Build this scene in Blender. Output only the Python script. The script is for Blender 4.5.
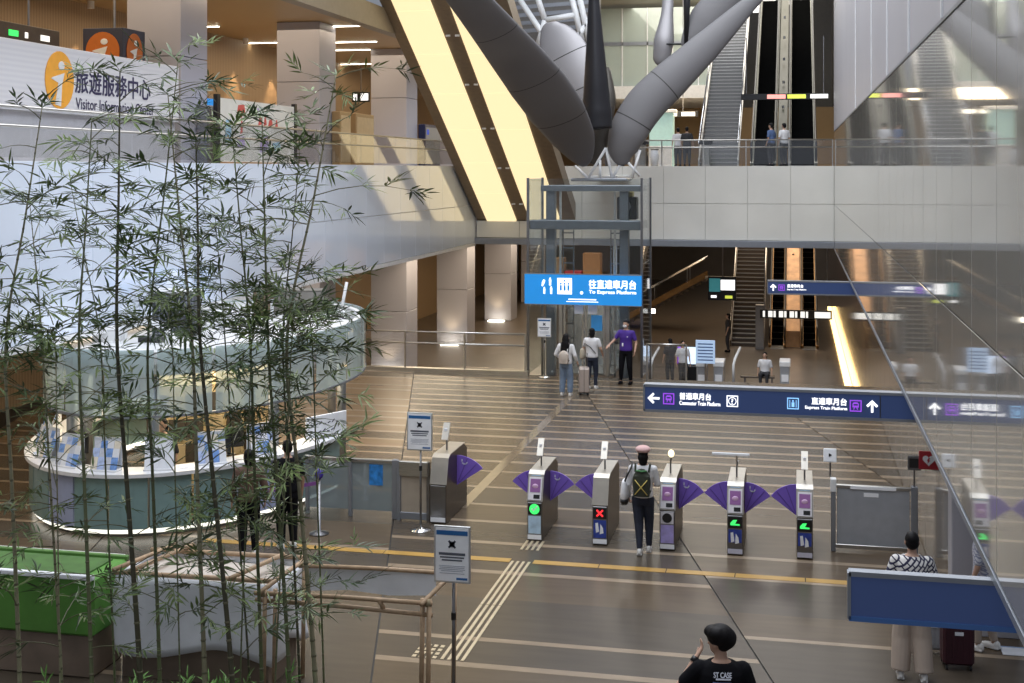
import bpy, bmesh, math, random
from mathutils import Vector, Matrix, Quaternion
random.seed(7)
for _o in list(bpy.data.objects): bpy.data.objects.remove(_o)
SC = bpy.context.scene
COL = SC.collection
R = math.radians
# ------------------------------------------------------------------ camera
FPX, HEYE, HORIZON = 1290.0, 5.9, 170.0
TH = math.atan(284 / 1290.0); SN, CS = math.sin(TH), math.cos(TH)
cam_d = bpy.data.cameras.new('camera'); cam = bpy.data.objects.new('camera', cam_d); COL.objects.link(cam)
cam.location = (0, 0, HEYE); cam.rotation_euler = (R(90), 0, TH)
cam_d.sensor_width = 36; cam_d.lens = 36 * FPX / 1024.0
cam_d.shift_y = -(341.5 - HORIZON) / 1024.0
cam_d.clip_end = 400; cam_d.clip_start = 0.1
SC.camera = cam
# ------------------------------------------------------------------ world, lights, exposure
w = bpy.data.worlds.new('hall_ambience'); SC.world = w; w.use_nodes = True
bg = w.node_tree.nodes['Background']; bg.inputs[0].default_value = (0.70, 0.76, 0.88, 1); bg.inputs[1].default_value = 0.26
SC.view_settings.view_transform = 'Standard'; SC.view_settings.look = 'None'
SC.view_settings.exposure = 0.25; SC.view_settings.gamma = 1; SC.view_settings.use_curve_mapping = False
def area(name, loc, size, size_y, power, color, rot=(0, 0, 0)):
    l = bpy.data.lights.new(name, 'AREA'); l.shape = 'RECTANGLE'; l.size = size; l.size_y = size_y
    l.energy = power; l.color = color
    o = bpy.data.objects.new(name, l); COL.objects.link(o); o.location = loc; o.rotation_euler = rot
    return o
def spot(name, loc, power, color, angle=50, rot=(0, 0, 0), blend=.4, rad=.06):
    l = bpy.data.lights.new(name, 'SPOT'); l.energy = power; l.color = color; l.spot_size = R(angle); l.spot_blend = blend
    l.shadow_soft_size = rad
    o = bpy.data.objects.new(name, l); COL.objects.link(o); o.location = loc; o.rotation_euler = rot
    return o
area('atrium_skylight', (-4.5, 26, 19), 12, 46, 6400, (0.90, 0.94, 1.0))
area('mezzanine_ceiling_light', (-15.6, 34, 10.2), 4, 46, 760, (1.0, .80, .55))
area('concourse_ceiling_light', (-14.0, 24, 2.85), 2, 26, 260, (1.0, .85, .65))
area('lower_hall_fill_light', (-3, 62, 5.6), 8, 14, 250, (1.0, .70, .42))  # added fill, no visible fixture: lifts the dark lower hall
area('lower_passage_ceiling_light', (-13.3, 56, 2.8), 1.2, 30, 620, (1.0, .80, .55))
area('upper_hall_ceiling_light', (-3, 66, 15.0), 12, 16, 1500, (1.0, .93, .82))
# ------------------------------------------------------------------ photo measurement helpers (metres from the surveyed camera)
def G(x, y, z=0.0):
    D = FPX * (HEYE - z) / (y - HORIZON); L = (x - 512) / FPX * D
    return Vector((-SN * D + CS * L, CS * D + SN * L, z))
def PY(x, y, Y):
    a = (x - 512) / FPX; D = Y / (CS + SN * a)
    return Vector((D * (-SN + CS * a), Y, HEYE + (HORIZON - y) / FPX * D))
def PX(x, y, X):
    a = (x - 512) / FPX; D = X / (-SN + CS * a)
    return Vector((X, D * (CS + SN * a), HEYE + (HORIZON - y) / FPX * D))
def PD(x, y, D):
    L = (x - 512) / FPX * D
    return Vector((-SN * D + CS * L, CS * D + SN * L, HEYE + (HORIZON - y) / FPX * D))
# ------------------------------------------------------------------ materials
MATS = {}
def mat(name, col, rough=.5, metal=0., var=.06, scale=6., bump=0., emit=0., ecol=None, spec=.5, coat=0., stretch=None):
    if name in MATS: return MATS[name]
    m = bpy.data.materials.new(name); m.use_nodes = True; nt = m.node_tree; N = nt.nodes; Lk = nt.links
    b = N['Principled BSDF']; b.inputs['Roughness'].default_value = rough; b.inputs['Metallic'].default_value = metal
    b.inputs['Specular IOR Level'].default_value = spec; b.inputs['Coat Weight'].default_value = coat; b.inputs['Coat Roughness'].default_value = .06
    tc = N.new('ShaderNodeTexCoord'); mp = N.new('ShaderNodeMapping'); Lk.new(tc.outputs['Object'], mp.inputs[0])
    if stretch: mp.inputs['Scale'].default_value = stretch
    nz = N.new('ShaderNodeTexNoise'); nz.inputs['Scale'].default_value = scale; nz.inputs['Detail'].default_value = 4
    Lk.new(mp.outputs[0], nz.inputs['Vector'])
    rp = N.new('ShaderNodeValToRGB'); Lk.new(nz.outputs['Fac'], rp.inputs[0])
    rp.color_ramp.elements[0].position = .3; rp.color_ramp.elements[1].position = .7
    rp.color_ramp.elements[0].color = (*[c * (1 - var) for c in col], 1); rp.color_ramp.elements[1].color = (*[min(1, c * (1 + var)) for c in col], 1)
    Lk.new(rp.outputs[0], b.inputs['Base Color'])
    if bump:
        bp = N.new('ShaderNodeBump'); bp.inputs['Strength'].default_value = bump; bp.inputs['Distance'].default_value = .02
        Lk.new(nz.outputs['Fac'], bp.inputs['Height']); Lk.new(bp.outputs[0], b.inputs['Normal'])
    if emit:
        b.inputs['Emission Color'].default_value = (*(ecol or col), 1); b.inputs['Emission Strength'].default_value = emit
    MATS[name] = m; return m
def glass(name, tint, refl=.12, opac=0., rough=.02):
    """architectural pane: mostly clear, a little tinted body, Fresnel reflection"""
    if name in MATS: return MATS[name]
    m = bpy.data.materials.new(name); m.use_nodes = True; nt = m.node_tree; N = nt.nodes; Lk = nt.links
    N.remove(N['Principled BSDF']); out = N['Material Output']
    tr = N.new('ShaderNodeBsdfTransparent'); tr.inputs[0].default_value = (*tint, 1)
    df = N.new('ShaderNodeBsdfDiffuse'); df.inputs[0].default_value = (*tint, 1)
    nz = N.new('ShaderNodeTexNoise'); nz.inputs['Scale'].default_value = 1.5
    mm = N.new('ShaderNodeMapRange'); mm.inputs[3].default_value = max(0, opac - .04); mm.inputs[4].default_value = opac + .04 if opac else 0.01
    Lk.new(nz.outputs['Fac'], mm.inputs[0])
    mx = N.new('ShaderNodeMixShader'); Lk.new(mm.outputs[0], mx.inputs[0]); Lk.new(tr.outputs[0], mx.inputs[1]); Lk.new(df.outputs[0], mx.inputs[2])
    gl = N.new('ShaderNodeBsdfGlossy'); gl.inputs['Roughness'].default_value = rough
    fr = N.new('ShaderNodeFresnel'); ge = N.new('ShaderNodeNewGeometry'); io = N.new('ShaderNodeMapRange')
    io.inputs[3].default_value = 1.45; io.inputs[4].default_value = 1 / 1.45; Lk.new(ge.outputs['Backfacing'], io.inputs[0]); Lk.new(io.outputs[0], fr.inputs[0])
    ad = N.new('ShaderNodeMath'); ad.operation = 'ADD'; ad.inputs[1].default_value = refl; ad.use_clamp = True; Lk.new(fr.outputs[0], ad.inputs[0])
    m2 = N.new('ShaderNodeMixShader'); Lk.new(ad.outputs[0], m2.inputs[0]); Lk.new(mx.outputs[0], m2.inputs[1]); Lk.new(gl.outputs[0], m2.inputs[2])
    Lk.new(m2.outputs[0], out.inputs[0]); MATS[name] = m; return m
def wave_mat(name, c1, c2, scale, rough, axis='X', coat=0., bump=.0):
    if name in MATS: return MATS[name]
    m = bpy.data.materials.new(name); m.use_nodes = True; nt = m.node_tree; N = nt.nodes; Lk = nt.links
    b = N['Principled BSDF']; b.inputs['Roughness'].default_value = rough; b.inputs['Coat Weight'].default_value = coat
    tc = N.new('ShaderNodeTexCoord'); wv = N.new('ShaderNodeTexWave'); wv.bands_direction = axis
    wv.inputs['Scale'].default_value = scale; wv.inputs['Distortion'].default_value = .3; Lk.new(tc.outputs['Object'], wv.inputs[0])
    rp = N.new('ShaderNodeValToRGB'); rp.color_ramp.elements[0].color = (*c1, 1); rp.color_ramp.elements[1].color = (*c2, 1)
    Lk.new(wv.outputs['Fac'], rp.inputs[0]); Lk.new(rp.outputs[0], b.inputs['Base Color'])
    if bump:
        bp = N.new('ShaderNodeBump'); bp.inputs['Strength'].default_value = bump; Lk.new(wv.outputs['Fac'], bp.inputs['Height']); Lk.new(bp.outputs[0], b.inputs['Normal'])
    MATS[name] = m; return m
# ------------------------------------------------------------------ mesh builder
class MB:
    def __init__(s): s.v = []; s.f = []
    def add(s, vs, fs):
        n = len(s.v); s.v += [tuple(p) for p in vs]; s.f += [tuple(i + n for i in q) for q in fs]; return s
    def box(s, x0, x1, y0, y1, z0, z1):
        return s.add([(x0,y0,z0),(x1,y0,z0),(x1,y1,z0),(x0,y1,z0),(x0,y0,z1),(x1,y0,z1),(x1,y1,z1),(x0,y1,z1)],
                     [(3,2,1,0),(4,5,6,7),(0,1,5,4),(1,2,6,5),(2,3,7,6),(3,0,4,7)])
    def prism(s, poly, a, b, ax='x'):
        """polygon in the two other axes, extruded along ax from a to b"""
        def P(t, p):
            return (t, p[0], p[1]) if ax == 'x' else ((p[0], t, p[1]) if ax == 'y' else (p[0], p[1], t))
        n = len(poly); vs = [P(a, p) for p in poly] + [P(b, p) for p in poly]
        fs = [tuple(range(n - 1, -1, -1)), tuple(range(n, 2 * n))] + [(i, (i + 1) % n, n + (i + 1) % n, n + i) for i in range(n)]
        return s.add(vs, fs)
    def tube(s, pts, rad, n=8, flat=1., up=None, caps=True):
        pts = [Vector(p) for p in pts]; k = len(pts)
        if not hasattr(rad, '__len__'): rad = [rad] * k
        ref = Vector(up) if up else None; base = len(s.v); U = None
        for i, p in enumerate(pts):
            t = (pts[min(i + 1, k - 1)] - pts[max(i - 1, 0)]).normalized()
            if ref is not None: U = ref - t * ref.dot(t)
            elif U is None: a = Vector((0, 0, 1)) if abs(t.z) < .9 else Vector((1, 0, 0)); U = a - t * a.dot(t)
            else: U = U - t * U.dot(t)
            U.normalize(); V = t.cross(U)
            for j in range(n):
                an = 2 * math.pi * j / n
                s.v.append(tuple(p + (U * math.cos(an) * flat + V * math.sin(an)) * rad[i]))
        for i in range(k - 1):
            for j in range(n):
                a = base + i * n + j; b2 = base + i * n + (j + 1) % n
                s.f.append((a, b2, b2 + n, a + n))
        if caps:
            s.f.append(tuple(base + j for j in range(n - 1, -1, -1))); s.f.append(tuple(base + (k - 1) * n + j for j in range(n)))
        return s
    def bar(s, a, b, w, h):
        a = Vector(a); b = Vector(b); t = (b - a).normalized()
        u = Vector((0, 0, 1)) if abs(t.z) < .95 else Vector((0, 1, 0)); sd = t.cross(u).normalized(); u = sd.cross(t)
        vs = [p + sd * (i * w / 2) + u * (j * h / 2) for p in (a, b) for i, j in ((-1,-1),(1,-1),(1,1),(-1,1))]
        return s.add(vs, [(3,2,1,0),(4,5,6,7),(0,1,5,4),(1,2,6,5),(2,3,7,6),(3,0,4,7)])
    def lathe(s, prof, n=20, c=(0, 0), ex=1., ey=1., a0=0., a1=2 * math.pi):
        base = len(s.v); full = abs(a1 - a0 - 2 * math.pi) < 1e-6; m = n if full else n + 1
        for r, z in prof:
            for j in range(m):
                a = a0 + (a1 - a0) * j / n
                s.v.append((c[0] + r * ex * math.cos(a), c[1] + r * ey * math.sin(a), z))
        for i in range(len(prof) - 1):
            for j in range(n):
                a = base + i * m + j; b = base + i * m + (j + 1) % m
                s.f.append((a, b, b + m, a + m))
        return s
    def ell(s, c, r, n=14, k=9):
        base = len(s.v)
        for i in range(1, k):
            ph = math.pi * i / k
            for j in range(n):
                a = 2 * math.pi * j / n
                s.v.append((c[0] + r[0] * math.sin(ph) * math.cos(a), c[1] + r[1] * math.sin(ph) * math.sin(a), c[2] + r[2] * math.cos(ph)))
        s.v.append((c[0], c[1], c[2] + r[2])); s.v.append((c[0], c[1], c[2] - r[2])); t = len(s.v) - 2
        for i in range(k - 2):
            for j in range(n):
                a = base + i * n + j; b = base + i * n + (j + 1) % n
                s.f.append((a, a + n, b + n, b))
        for j in range(n):
            s.f.append((t, base + j, base + (j + 1) % n)); q = base + (k - 2) * n
            s.f.append((t + 1, q + (j + 1) % n, q + j))
        return s
    def cap(s, p0, p1, r0, r1, n=12):
        p0 = Vector(p0); p1 = Vector(p1); t = p1 - p0; L = t.length
        if L < 1e-6: return s.ell(p0, (r0, r0, r0))
        t /= L; pts = []; rr = []
        for a in (-80, -55, -25): pts.append(p0 + t * r0 * math.sin(R(a))); rr.append(r0 * math.cos(R(a)))
        pts.append(p0); rr.append(r0); pts.append(p1); rr.append(r1)
        for a in (25, 55, 80): pts.append(p1 + t * r1 * math.sin(R(a))); rr.append(r1 * math.cos(R(a)))
        return s.tube(pts, rr, n)
    def loft(s, rings, n=18):
        """rings: (z, cx, cy, rx, ry)"""
        base = len(s.v)
        for z, cx, cy, rx, ry in rings:
            for j in range(n):
                a = 2 * math.pi * j / n; ca, sa = math.cos(a), math.sin(a)
                s.v.append((cx + rx * math.copysign(abs(ca) ** .85, ca), cy + ry * math.copysign(abs(sa) ** .85, sa), z))
        k = len(rings)
        for i in range(k - 1):
            for j in range(n):
                a = base + i * n + j; b = base + i * n + (j + 1) % n
                s.f.append((a, b, b + n, a + n))
        s.f.append(tuple(base + j for j in range(n - 1, -1, -1))); s.f.append(tuple(base + (k - 1) * n + j for j in range(n)))
        return s
    def mesh(s, name, m=None, bev=0., smooth=False, fix=True):
        me = bpy.data.meshes.new(name); me.from_pydata(s.v, [], s.f)
        if bev or fix:
            bm = bmesh.new(); bm.from_mesh(me)
            if fix: bmesh.ops.recalc_face_normals(bm, faces=bm.faces)
            if bev: bmesh.ops.bevel(bm, geom=[e for e in bm.edges], offset=bev, segments=1, affect='EDGES', clamp_overlap=True)
            bm.to_mesh(me); bm.free()
        if smooth: me.polygons.foreach_set('use_smooth', [True] * len(me.polygons))
        if m: me.materials.append(m)
        me.update(); return me
    def build(s, name, m, parent=None, bev=0., smooth=False, loc=None, rot=None, fix=True):
        return link(name, s.mesh(name, m, bev, smooth, fix), parent, loc, rot)
def link(name, me, parent=None, loc=None, rot=None):
    o = bpy.data.objects.new(name, me); COL.objects.link(o)
    if parent: o.parent = parent
    if loc is not None: o.location = loc
    if rot is not None: o.rotation_euler = rot
    return o
def B(name, m, parent, *dims, bev=0.):
    return MB().box(*dims).build(name, m, parent, bev)
def thing(name, label, cat, loc=(0, 0, 0), rz=0., group=None):
    o = bpy.data.objects.new(name, None); COL.objects.link(o); o.location = loc; o.rotation_euler = (0, 0, rz)
    o.empty_display_size = .2; o['label'] = label; o['category'] = cat
    if group: o['group'] = group
    return o
def tag(o, label, cat, group=None, kind=None):
    o['label'] = label; o['category'] = cat
    if group: o['group'] = group
    if kind: o['kind'] = kind
    return o
def struct(o, label=None, cat=None):
    o['kind'] = 'structure'
    if label: o['label'] = label
    if cat: o['category'] = cat
    return o
def sempty(name, label, cat):
    o = bpy.data.objects.new(name, None); COL.objects.link(o); return struct(o, label, cat)
def dup(root, loc=None, rz=None, label=None):
    r = root.copy(); COL.objects.link(r)
    if loc is not None: r.location = loc
    if rz is not None: r.rotation_euler = (0, 0, rz)
    if label: r['label'] = label
    def rec(a, b):
        for ch in a.children:
            c = ch.copy(); COL.objects.link(c); c.parent = b; rec(ch, c)
    rec(root, r); return r
# text: curves are turned into meshes in one pass at the end
TEXTS = []
def text(body, m, parent, c, w=None, h=None, rot=(R(90), 0, 0), bold=.0, name='lettering', depth=.004):
    cu = bpy.data.curves.new('t', 'FONT'); cu.body = body; cu.align_x = 'CENTER'; cu.align_y = 'CENTER'; cu.offset = 0; cu.extrude = 0; o_bold = bold
    cu.resolution_u = 3
    o = bpy.data.objects.new('t', cu); COL.objects.link(o)
    TEXTS.append((o, name, m, parent, c, w, h, rot, bold)); return o
def finish_texts():
    dg = bpy.context.evaluated_depsgraph_get(); dg.update()
    for o, name, m, parent, c, w, h, rot, bold in TEXTS:
        me = bpy.data.meshes.new_from_object(o.evaluated_get(dg)); me.name = name
        xs = [v.co.x for v in me.vertices]; ys = [v.co.y for v in me.vertices]
        if not xs: continue
        cx, cy = (max(xs) + min(xs)) / 2, (max(ys) + min(ys)) / 2; ww = max(xs) - min(xs); hh = max(ys) - min(ys)
        sx = w / ww if w else (h / hh); sy = h / hh if h else sx
        for v in me.vertices: v.co = ((v.co.x - cx) * sx, (v.co.y - cy) * sy, 0)
        if bold:   # heavier strokes: the outline is laid down again, a hair to each side
            vs = [v.co.copy() for v in me.vertices]; fs = [tuple(p.vertices) for p in me.polygons]; n_ = len(vs); V2 = []; F2 = []
            dx = bold * 2.2 * (max(v.y for v in vs) - min(v.y for v in vs)); 
            for k_, (ax_, ay_) in enumerate(((-1, 0), (1, 0), (0, .7), (0, -.7))):
                V2 += [(v.x + ax_ * dx, v.y + ay_ * dx, .0004 * k_) for v in vs]; F2 += [tuple(i + n_ * k_ for i in f_) for f_ in fs]
            me = bpy.data.meshes.new(name); me.from_pydata(V2, [], F2)
        me.materials.clear(); me.materials.append(m)
        link(name, me, parent, c, rot)
        bpy.data.objects.remove(o)
# ------------------------------------------------------------------ palette
M_white = mat('white_paint', (.78, .79, .80), .4)
M_paper = mat('white_paper', (.88, .90, .94), .6)
M_panel = mat('white_panel', (.76, .84, .98), .07, var=.03, scale=.5, coat=.6)
M_panel.node_tree.nodes['Principled BSDF'].inputs['Coat IOR'].default_value = 2.0
M_fascia = mat('cream_panel', (.74, .73, .68), .25, var=.05, scale=.6, coat=.3)
M_steel = mat('brushed_steel', (.55, .54, .52), .32, 1., var=.1, scale=8, stretch=(1, 1, 12))
M_steel_d = mat('dark_steel', (.25, .25, .26), .35, 1., var=.08)
M_chrome = mat('chrome', (.75, .75, .75), .12, 1., var=.02)
M_black = mat('black_plastic', (.012, .012, .014), .35)
M_dkbrown = mat('dark_brown', (.075, .055, .04), .45, var=.15)
M_clad = mat('lavender_cladding', (.42, .41, .44), .45, var=.03, scale=.4)
M_column = mat('column_cladding', (.44, .44, .51), .5, var=.04, scale=.5)
M_brownwall = wave_mat('brown_wall', (.32, .215, .12), (.42, .29, .165), 2.5, .5, 'Y')
M_wood = wave_mat('slatted_wood', (.34, .22, .10), (.52, .36, .18), 5, .45, 'Y')
M_joint = mat('joint_dark', (.03, .028, .026), .6)
M_navy = mat('navy_sign', (.035, .060, .16), .35, var=.02, emit=.25, ecol=(.035, .060, .16))
M_litwhite = mat('lit_white', (.9, .9, .9), .5, emit=1.1, ecol=(1, 1, 1), var=.01)
M_litpurple = mat('lit_purple', (.28, .06, .60), .5, emit=.8, ecol=(.30, .07, .72), var=.01)
M_litcyan = mat('lit_cyan', (.25, .55, .9), .5, emit=.8, ecol=(.3, .62, 1), var=.01)
M_purple = mat('purple_flap', (.22, .13, .60), .35, var=.05)
M_frame = mat('grey_metal', (.30, .32, .36), .4, .6, var=.04)
M_glass = glass('clear_glass', (.86, .92, .90), .03, .015)
M_glass_r = glass('rail_glass', (.96, .97, .98), .07, .0)
M_glass_lift = glass('lift_glass', (.95, .97, .97), .0, .0)
M_glass_k = glass('kiosk_glass', (.82, .91, .91), .06, .42)
# ================================================================== SETTING
LOWZ, MEZ, CEIL, SOF = -1.8, 6.05, 10.45, 3.0
XW, XL, YR, YE = 1.4, -12.5, 50.0, 36.4      # right wall, left balcony edge, rear fascia, floor edge at the void
# ---- concourse floor: rows of stone slabs with pale inlay strips, split by slanting expansion joints
M_t = [mat('floor_slab_a', (.104, .076, .050), .27, spec=.22, var=.10, scale=2.2, stretch=(.5, 3, 1)), mat('floor_slab_b', (.080, .064, .048), .27, spec=.22, var=.10, scale=2.0, stretch=(.5, 3, 1)),
       mat('floor_slab_warm_lit', (.205, .138, .080), .27, spec=.3, var=.10, scale=2.4, stretch=(.5, 3, 1))]  # last slab colour has the warm light of the glowing bands put into it
M_pale = mat('floor_pale_strip', (.28, .215, .15), .24, spec=.3, var=.12, scale=3, stretch=(1, 3, 1))
M_grey = mat('floor_grey_zone', (.165, .16, .155), .24, var=.08, scale=2, stretch=(.5, 3, 1))
floor = struct(MB().box(-19, 9, 2, YE, -.4, -.02).build('floor', M_joint), 'brown stone concourse floor with pale strips', 'floor')
JS = -.2777
def joint_x(k, Y): return -1.79 + 4.8 * k + JS * (Y - 20.67)
def quad_tile(k, y0, y1, m, name='floor_slab', z=0.):
    g = .012
    xs = [joint_x(k, y0) + g, joint_x(k + 1, y0) - g, joint_x(k + 1, y1) - g, joint_x(k, y1) + g]
    xs = [max(-18.9, min(8.9, x)) for x in xs]
    if xs[1] - xs[0] < .3: return
    poly = [(xs[0], y0), (xs[1], y0), (xs[2], y1), (xs[3], y1)]
    MB().prism(poly, -.02, z, 'z').build(name, m, floor, fix=False)
rr = random.Random(5)
for k in (-3, -2, -1, 0, 1):
    y = 2.0 if k > -3 else 8.0
    y += rr.uniform(0, .5)
    while y < YE - .05:
        far = y > 24
        wd = rr.uniform(.42, .78) if far else rr.uniform(.7, 1.5)
        y1 = min(YE, y + wd); quad_tile(k, y, y1, rr.choice((M_t[::2] if k < -1 else M_t[:2]) if far else M_t[:2])); y = y1  # far left rows take the slab colour with band light painted in
        ps = rr.uniform(.10, .20) if far else rr.uniform(.09, .15)
        if rr.random() < (.92 if far else .75) and y + ps < YE: quad_tile(k, y, y + ps, M_pale, 'pale_strip', .001); y += ps
# ---- yellow waiting line and tactile paving bars
M_yel = mat('yellow_line', (.44, .255, .055), .4, var=.12, scale=4)
yl = struct(bpy.data.objects.new('trim_1', None), 'yellow waiting line inlaid in the floor before the gates', 'floor line'); COL.objects.link(yl)
for a0, n_ in ((-9.2, 5), (-3.86, 5)):
    for i in range(n_): B('yellow_tile', M_yel, yl, a0 + i, a0 + i + .985, 18.94, 19.12, .0, .005)
B('yellow_tile', M_yel, yl, 1.14, 1.9, 18.94, 19.12, .0, .005)
M_tact = mat('tactile_metal', (.62, .52, .36), .35, .5, var=.1)
tp = struct(bpy.data.objects.new('trim_2', None), 'metal tactile guidance bars leading to the gates', 'tactile paving'); COL.objects.link(tp)
for i in range(4):
    for a, b in ((15.0, 17.0), (17.02, 19.0)):
        B('tactile_bar', M_tact, tp, -4.19 + i * .085, -4.15 + i * .085, a, b, .001, .008)
for i in range(4):
    for j in range(4): B('tactile_stud', M_tact, tp, -4.55 + i * .085, -4.50 + i * .085, 15.0 + j * .12, 15.08 + j * .12, .001, .008)
for i in range(4): B('tactile_bar', M_tact, tp, -4.19 + i * .085, -4.15 + i * .085, 19.6, 20.1, .001, .008)
M_gloss = mat('polished_strip', (.20, .155, .11), .10, var=.05)
for i in range(12): B('polished_tile', M_gloss, tp, -5.82, -5.62, 21.8 + i * 1.0, 22.79 + i * 1.0, .0005, .004)
# ---- lower hall floor behind the void edge
M_lowfloor = mat('lower_floor', (.13, .105, .085), .3, var=.12, scale=1.2)
struct(MB().box(-19, 6, YE + .02, 92, LOWZ - .3, LOWZ).build('floor_lower', M_lowfloor), 'dark floor of the lower hall beyond the railing', 'floor')
struct(MB().box(-19, 2.5, YE - .15, YE, LOWZ, -.4).build('trim_3', M_dkbrown), 'dark edge of the concourse slab above the lower hall', 'slab edge')
struct(MB().box(-19, -7.5, YE - .22, YE + .02, -.02, .12).build('trim_4', M_steel), 'steel kerb under the glass railing', 'kerb')
# ---- right wall: reflective glass panels below, pale cladding above
def mirror(name, col):
    m = mat(name, col, .035, var=.05, scale=.4, spec=.75, coat=.4); return m
M_mir = mirror('reflective_panel', (.42, .40, .36))
wr = struct(MB().box(XW + .06, 1.9, 3, YR + .3, SOF - .02, 16).build('wall_right', M_clad), 'tall right wall of reflective panels under pale cladding', 'wall')
pm = MB().box(0, .05, 0, 1.338, 0, 1.588).mesh('glass_panel', M_mir, .004)
pm2 = MB().box(0, .05, 0, 1.338, 0, 2.74).mesh('glass_panel', M_mir, .004)
y = 3.0
while y < YR - .6:
    link('glass_panel', pm, wr, (XW, y, SOF))
    link('glass_panel', pm2, wr, (XW, y, 4.6))
    y += 1.35
B('bottom_edge', M_frame, wr, XW - .01, 1.9, 3, YR, SOF - .08, SOF - .02)
B('panel_cap', M_frame, wr, XW - .012, XW + .06, 3, YR, 7.345, 7.38)
ys = [3, 9, 13.2, 17, 21, 25.3, 32, 38, 44, 50.25]
for a, b in zip(ys, ys[1:]):
    for z0, z1 in ((7.385, 11.9), (11.92, 16)): B('cladding_panel', M_clad, wr, XW - .002, XW + .06, a + .012, b - .012, z0, z1, bev=.006)
for yv in (13.2, 17, 21, 25.3, 32): B('edge_strip', M_white, wr, XW - .02, XW - .002, yv - .03, yv + .03, 7.385, 16)
M_rec = mat('recess_glass', (.24, .21, .18), .12, var=.06, scale=.8, coat=.4)
rl = struct(MB().box(2.02, 2.5, 17.6, YE, 0, SOF - .02).build('wall_right_lower', M_clad), 'brown glass recess wall under the overhanging panels', 'wall')
y = 17.62
while y < YE - .3: B('glass_panel', M_rec, rl, 1.95, 2.02, y, min(y + 1.55, YE), .02, SOF - .1, bev=.004); y += 1.57
B('end_cover', M_clad, rl, 1.93, 2.75, 17.2, 17.6, 0, SOF - .03, bev=.01)
r2 = struct(MB().box(2.02, 2.5, YE, 80, LOWZ, SOF).build('wall_right_rear', M_dkbrown), 'dark reflective side wall of the lower hall', 'wall')
M_recd = mat('recess_glass_dark', (.10, .07, .085), .10, var=.3, scale=1.6, coat=.5, stretch=(1, 3, .1))
y = YE + .01
while y < 79: B('glass_panel', M_recd, r2, 1.95, 2.02, y, y + 1.95, LOWZ, SOF, bev=.004); y += 1.98
M_goldlit = mat('gold_light_strip', (1, .75, .35), .4, emit=3.0, ecol=(1, .66, .26), var=.05)
gs = tag(B('light_strip', M_goldlit, None, 1.70, 1.93, 44, 74, LOWZ, LOWZ + .10, bev=.01), 'glowing gold light strip along the foot of the lower hall wall', 'light strip')
# ---- left balcony
wl = struct(MB().box(XL - .35, XL - .06, 6, YR, SOF, MEZ).build('wall_left', M_white), 'glossy white balcony front along the left side', 'balcony front')
pl1 = MB().box(-.05, 0, 0, 1.688, 0, 1.488).mesh('front_panel', M_panel, .004)
pl2 = MB().box(-.05, 0, 0, 1.688, 0, 1.528).mesh('front_panel', M_panel, .004)
y = 6.0
while y < YR - 1:
    link('front_panel', pl1, wl, (XL, y, SOF + .01)); link('front_panel', pl2, wl, (XL, y, 4.515)); y += 1.7
B('bottom_edge', M_white, wl, XL - .35, XL + .02, 6, YR, SOF - .12, SOF - .005)
struct(MB().box(-19, XL - .36, 6, 92, MEZ - .3, MEZ).build('floor_mezzanine', mat('mezz_floor', (.35, .33, .30), .3)), 'pale mezzanine floor along the left side', 'floor')
M_soff = mat('soffit', (.34, .29, .23), .5, var=.05)
struct(MB().box(-19, XL - .36, 6, 92, SOF - .1, SOF + .1).build('ceiling_lower', M_soff), 'plain soffit under the left mezzanine', 'ceiling')
struct(MB().box(-19, XL + .0, 6, 92, CEIL, CEIL + .3).build('ceiling', M_wood), 'slatted wood ceiling over the left mezzanine', 'ceiling')
struct(MB().box(XL - .25, XL + .12, 6, 46, CEIL - .25, CEIL + .45).build('trim_5', mat('beam_brown', (.24, .20, .15), .4)), 'brown edge beam of the mezzanine ceiling', 'beam')
struct(MB().box(-19.3, -19, 6, 92, LOWZ, CEIL).build('wall_rear_left', M_brownwall), 'brown panelled wall at the back of the mezzanine', 'wall')
M_strip = mat('strip_lamp', (1, .95, .85), .4, emit=7, ecol=(1, .90, .70), var=.01)
for i, (px_, py_) in enumerate(((190, 27), (252, 43), (345, 26), (350, 42), (345, 50), (357, 64))):
    p = G(px_, py_, CEIL - .03) if py_ > 171 else PD(px_, py_, FPX * (CEIL - .03 - HEYE) / (HORIZON - py_))
    t = thing('ceiling_strip_light', ('strip light in the wood ceiling beside the column behind the visitor board', 'strip light in the wood ceiling above the poster stand')[i] if i < 2 else 'one of four parallel strip lights in the wood ceiling past the poster stand', 'ceiling light', (p.x, p.y, CEIL), group='mezzanine ceiling strip lights')
    B('lamp_body', M_white, t, -1.0, 1.0, -.08, .08, -.03, 0); B('diffuser', M_strip, t, -.98, .98, -.06, .06, -.05, -.03)
for y in (21.5, 26, 31.5, 35.6, 41.5, 44.8):
    spot('wall_washer', (-18.55, y, CEIL - .25), 300, (1, .72, .45), 58, (0, R(-4), 0), .25)
    MB().lathe([(0, 0), (.09, 0), (.09, .2), (0, .2)], 14).build('downlight', M_white, None, loc=(-18.55, y, CEIL - .2))
    o = bpy.data.objects['downlight'] if y == 21.5 else COL.objects[-1]
    tag(o, 'small white round downlight close to the brown mezzanine wall', 'downlight', 'mezzanine wall washers')
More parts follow.
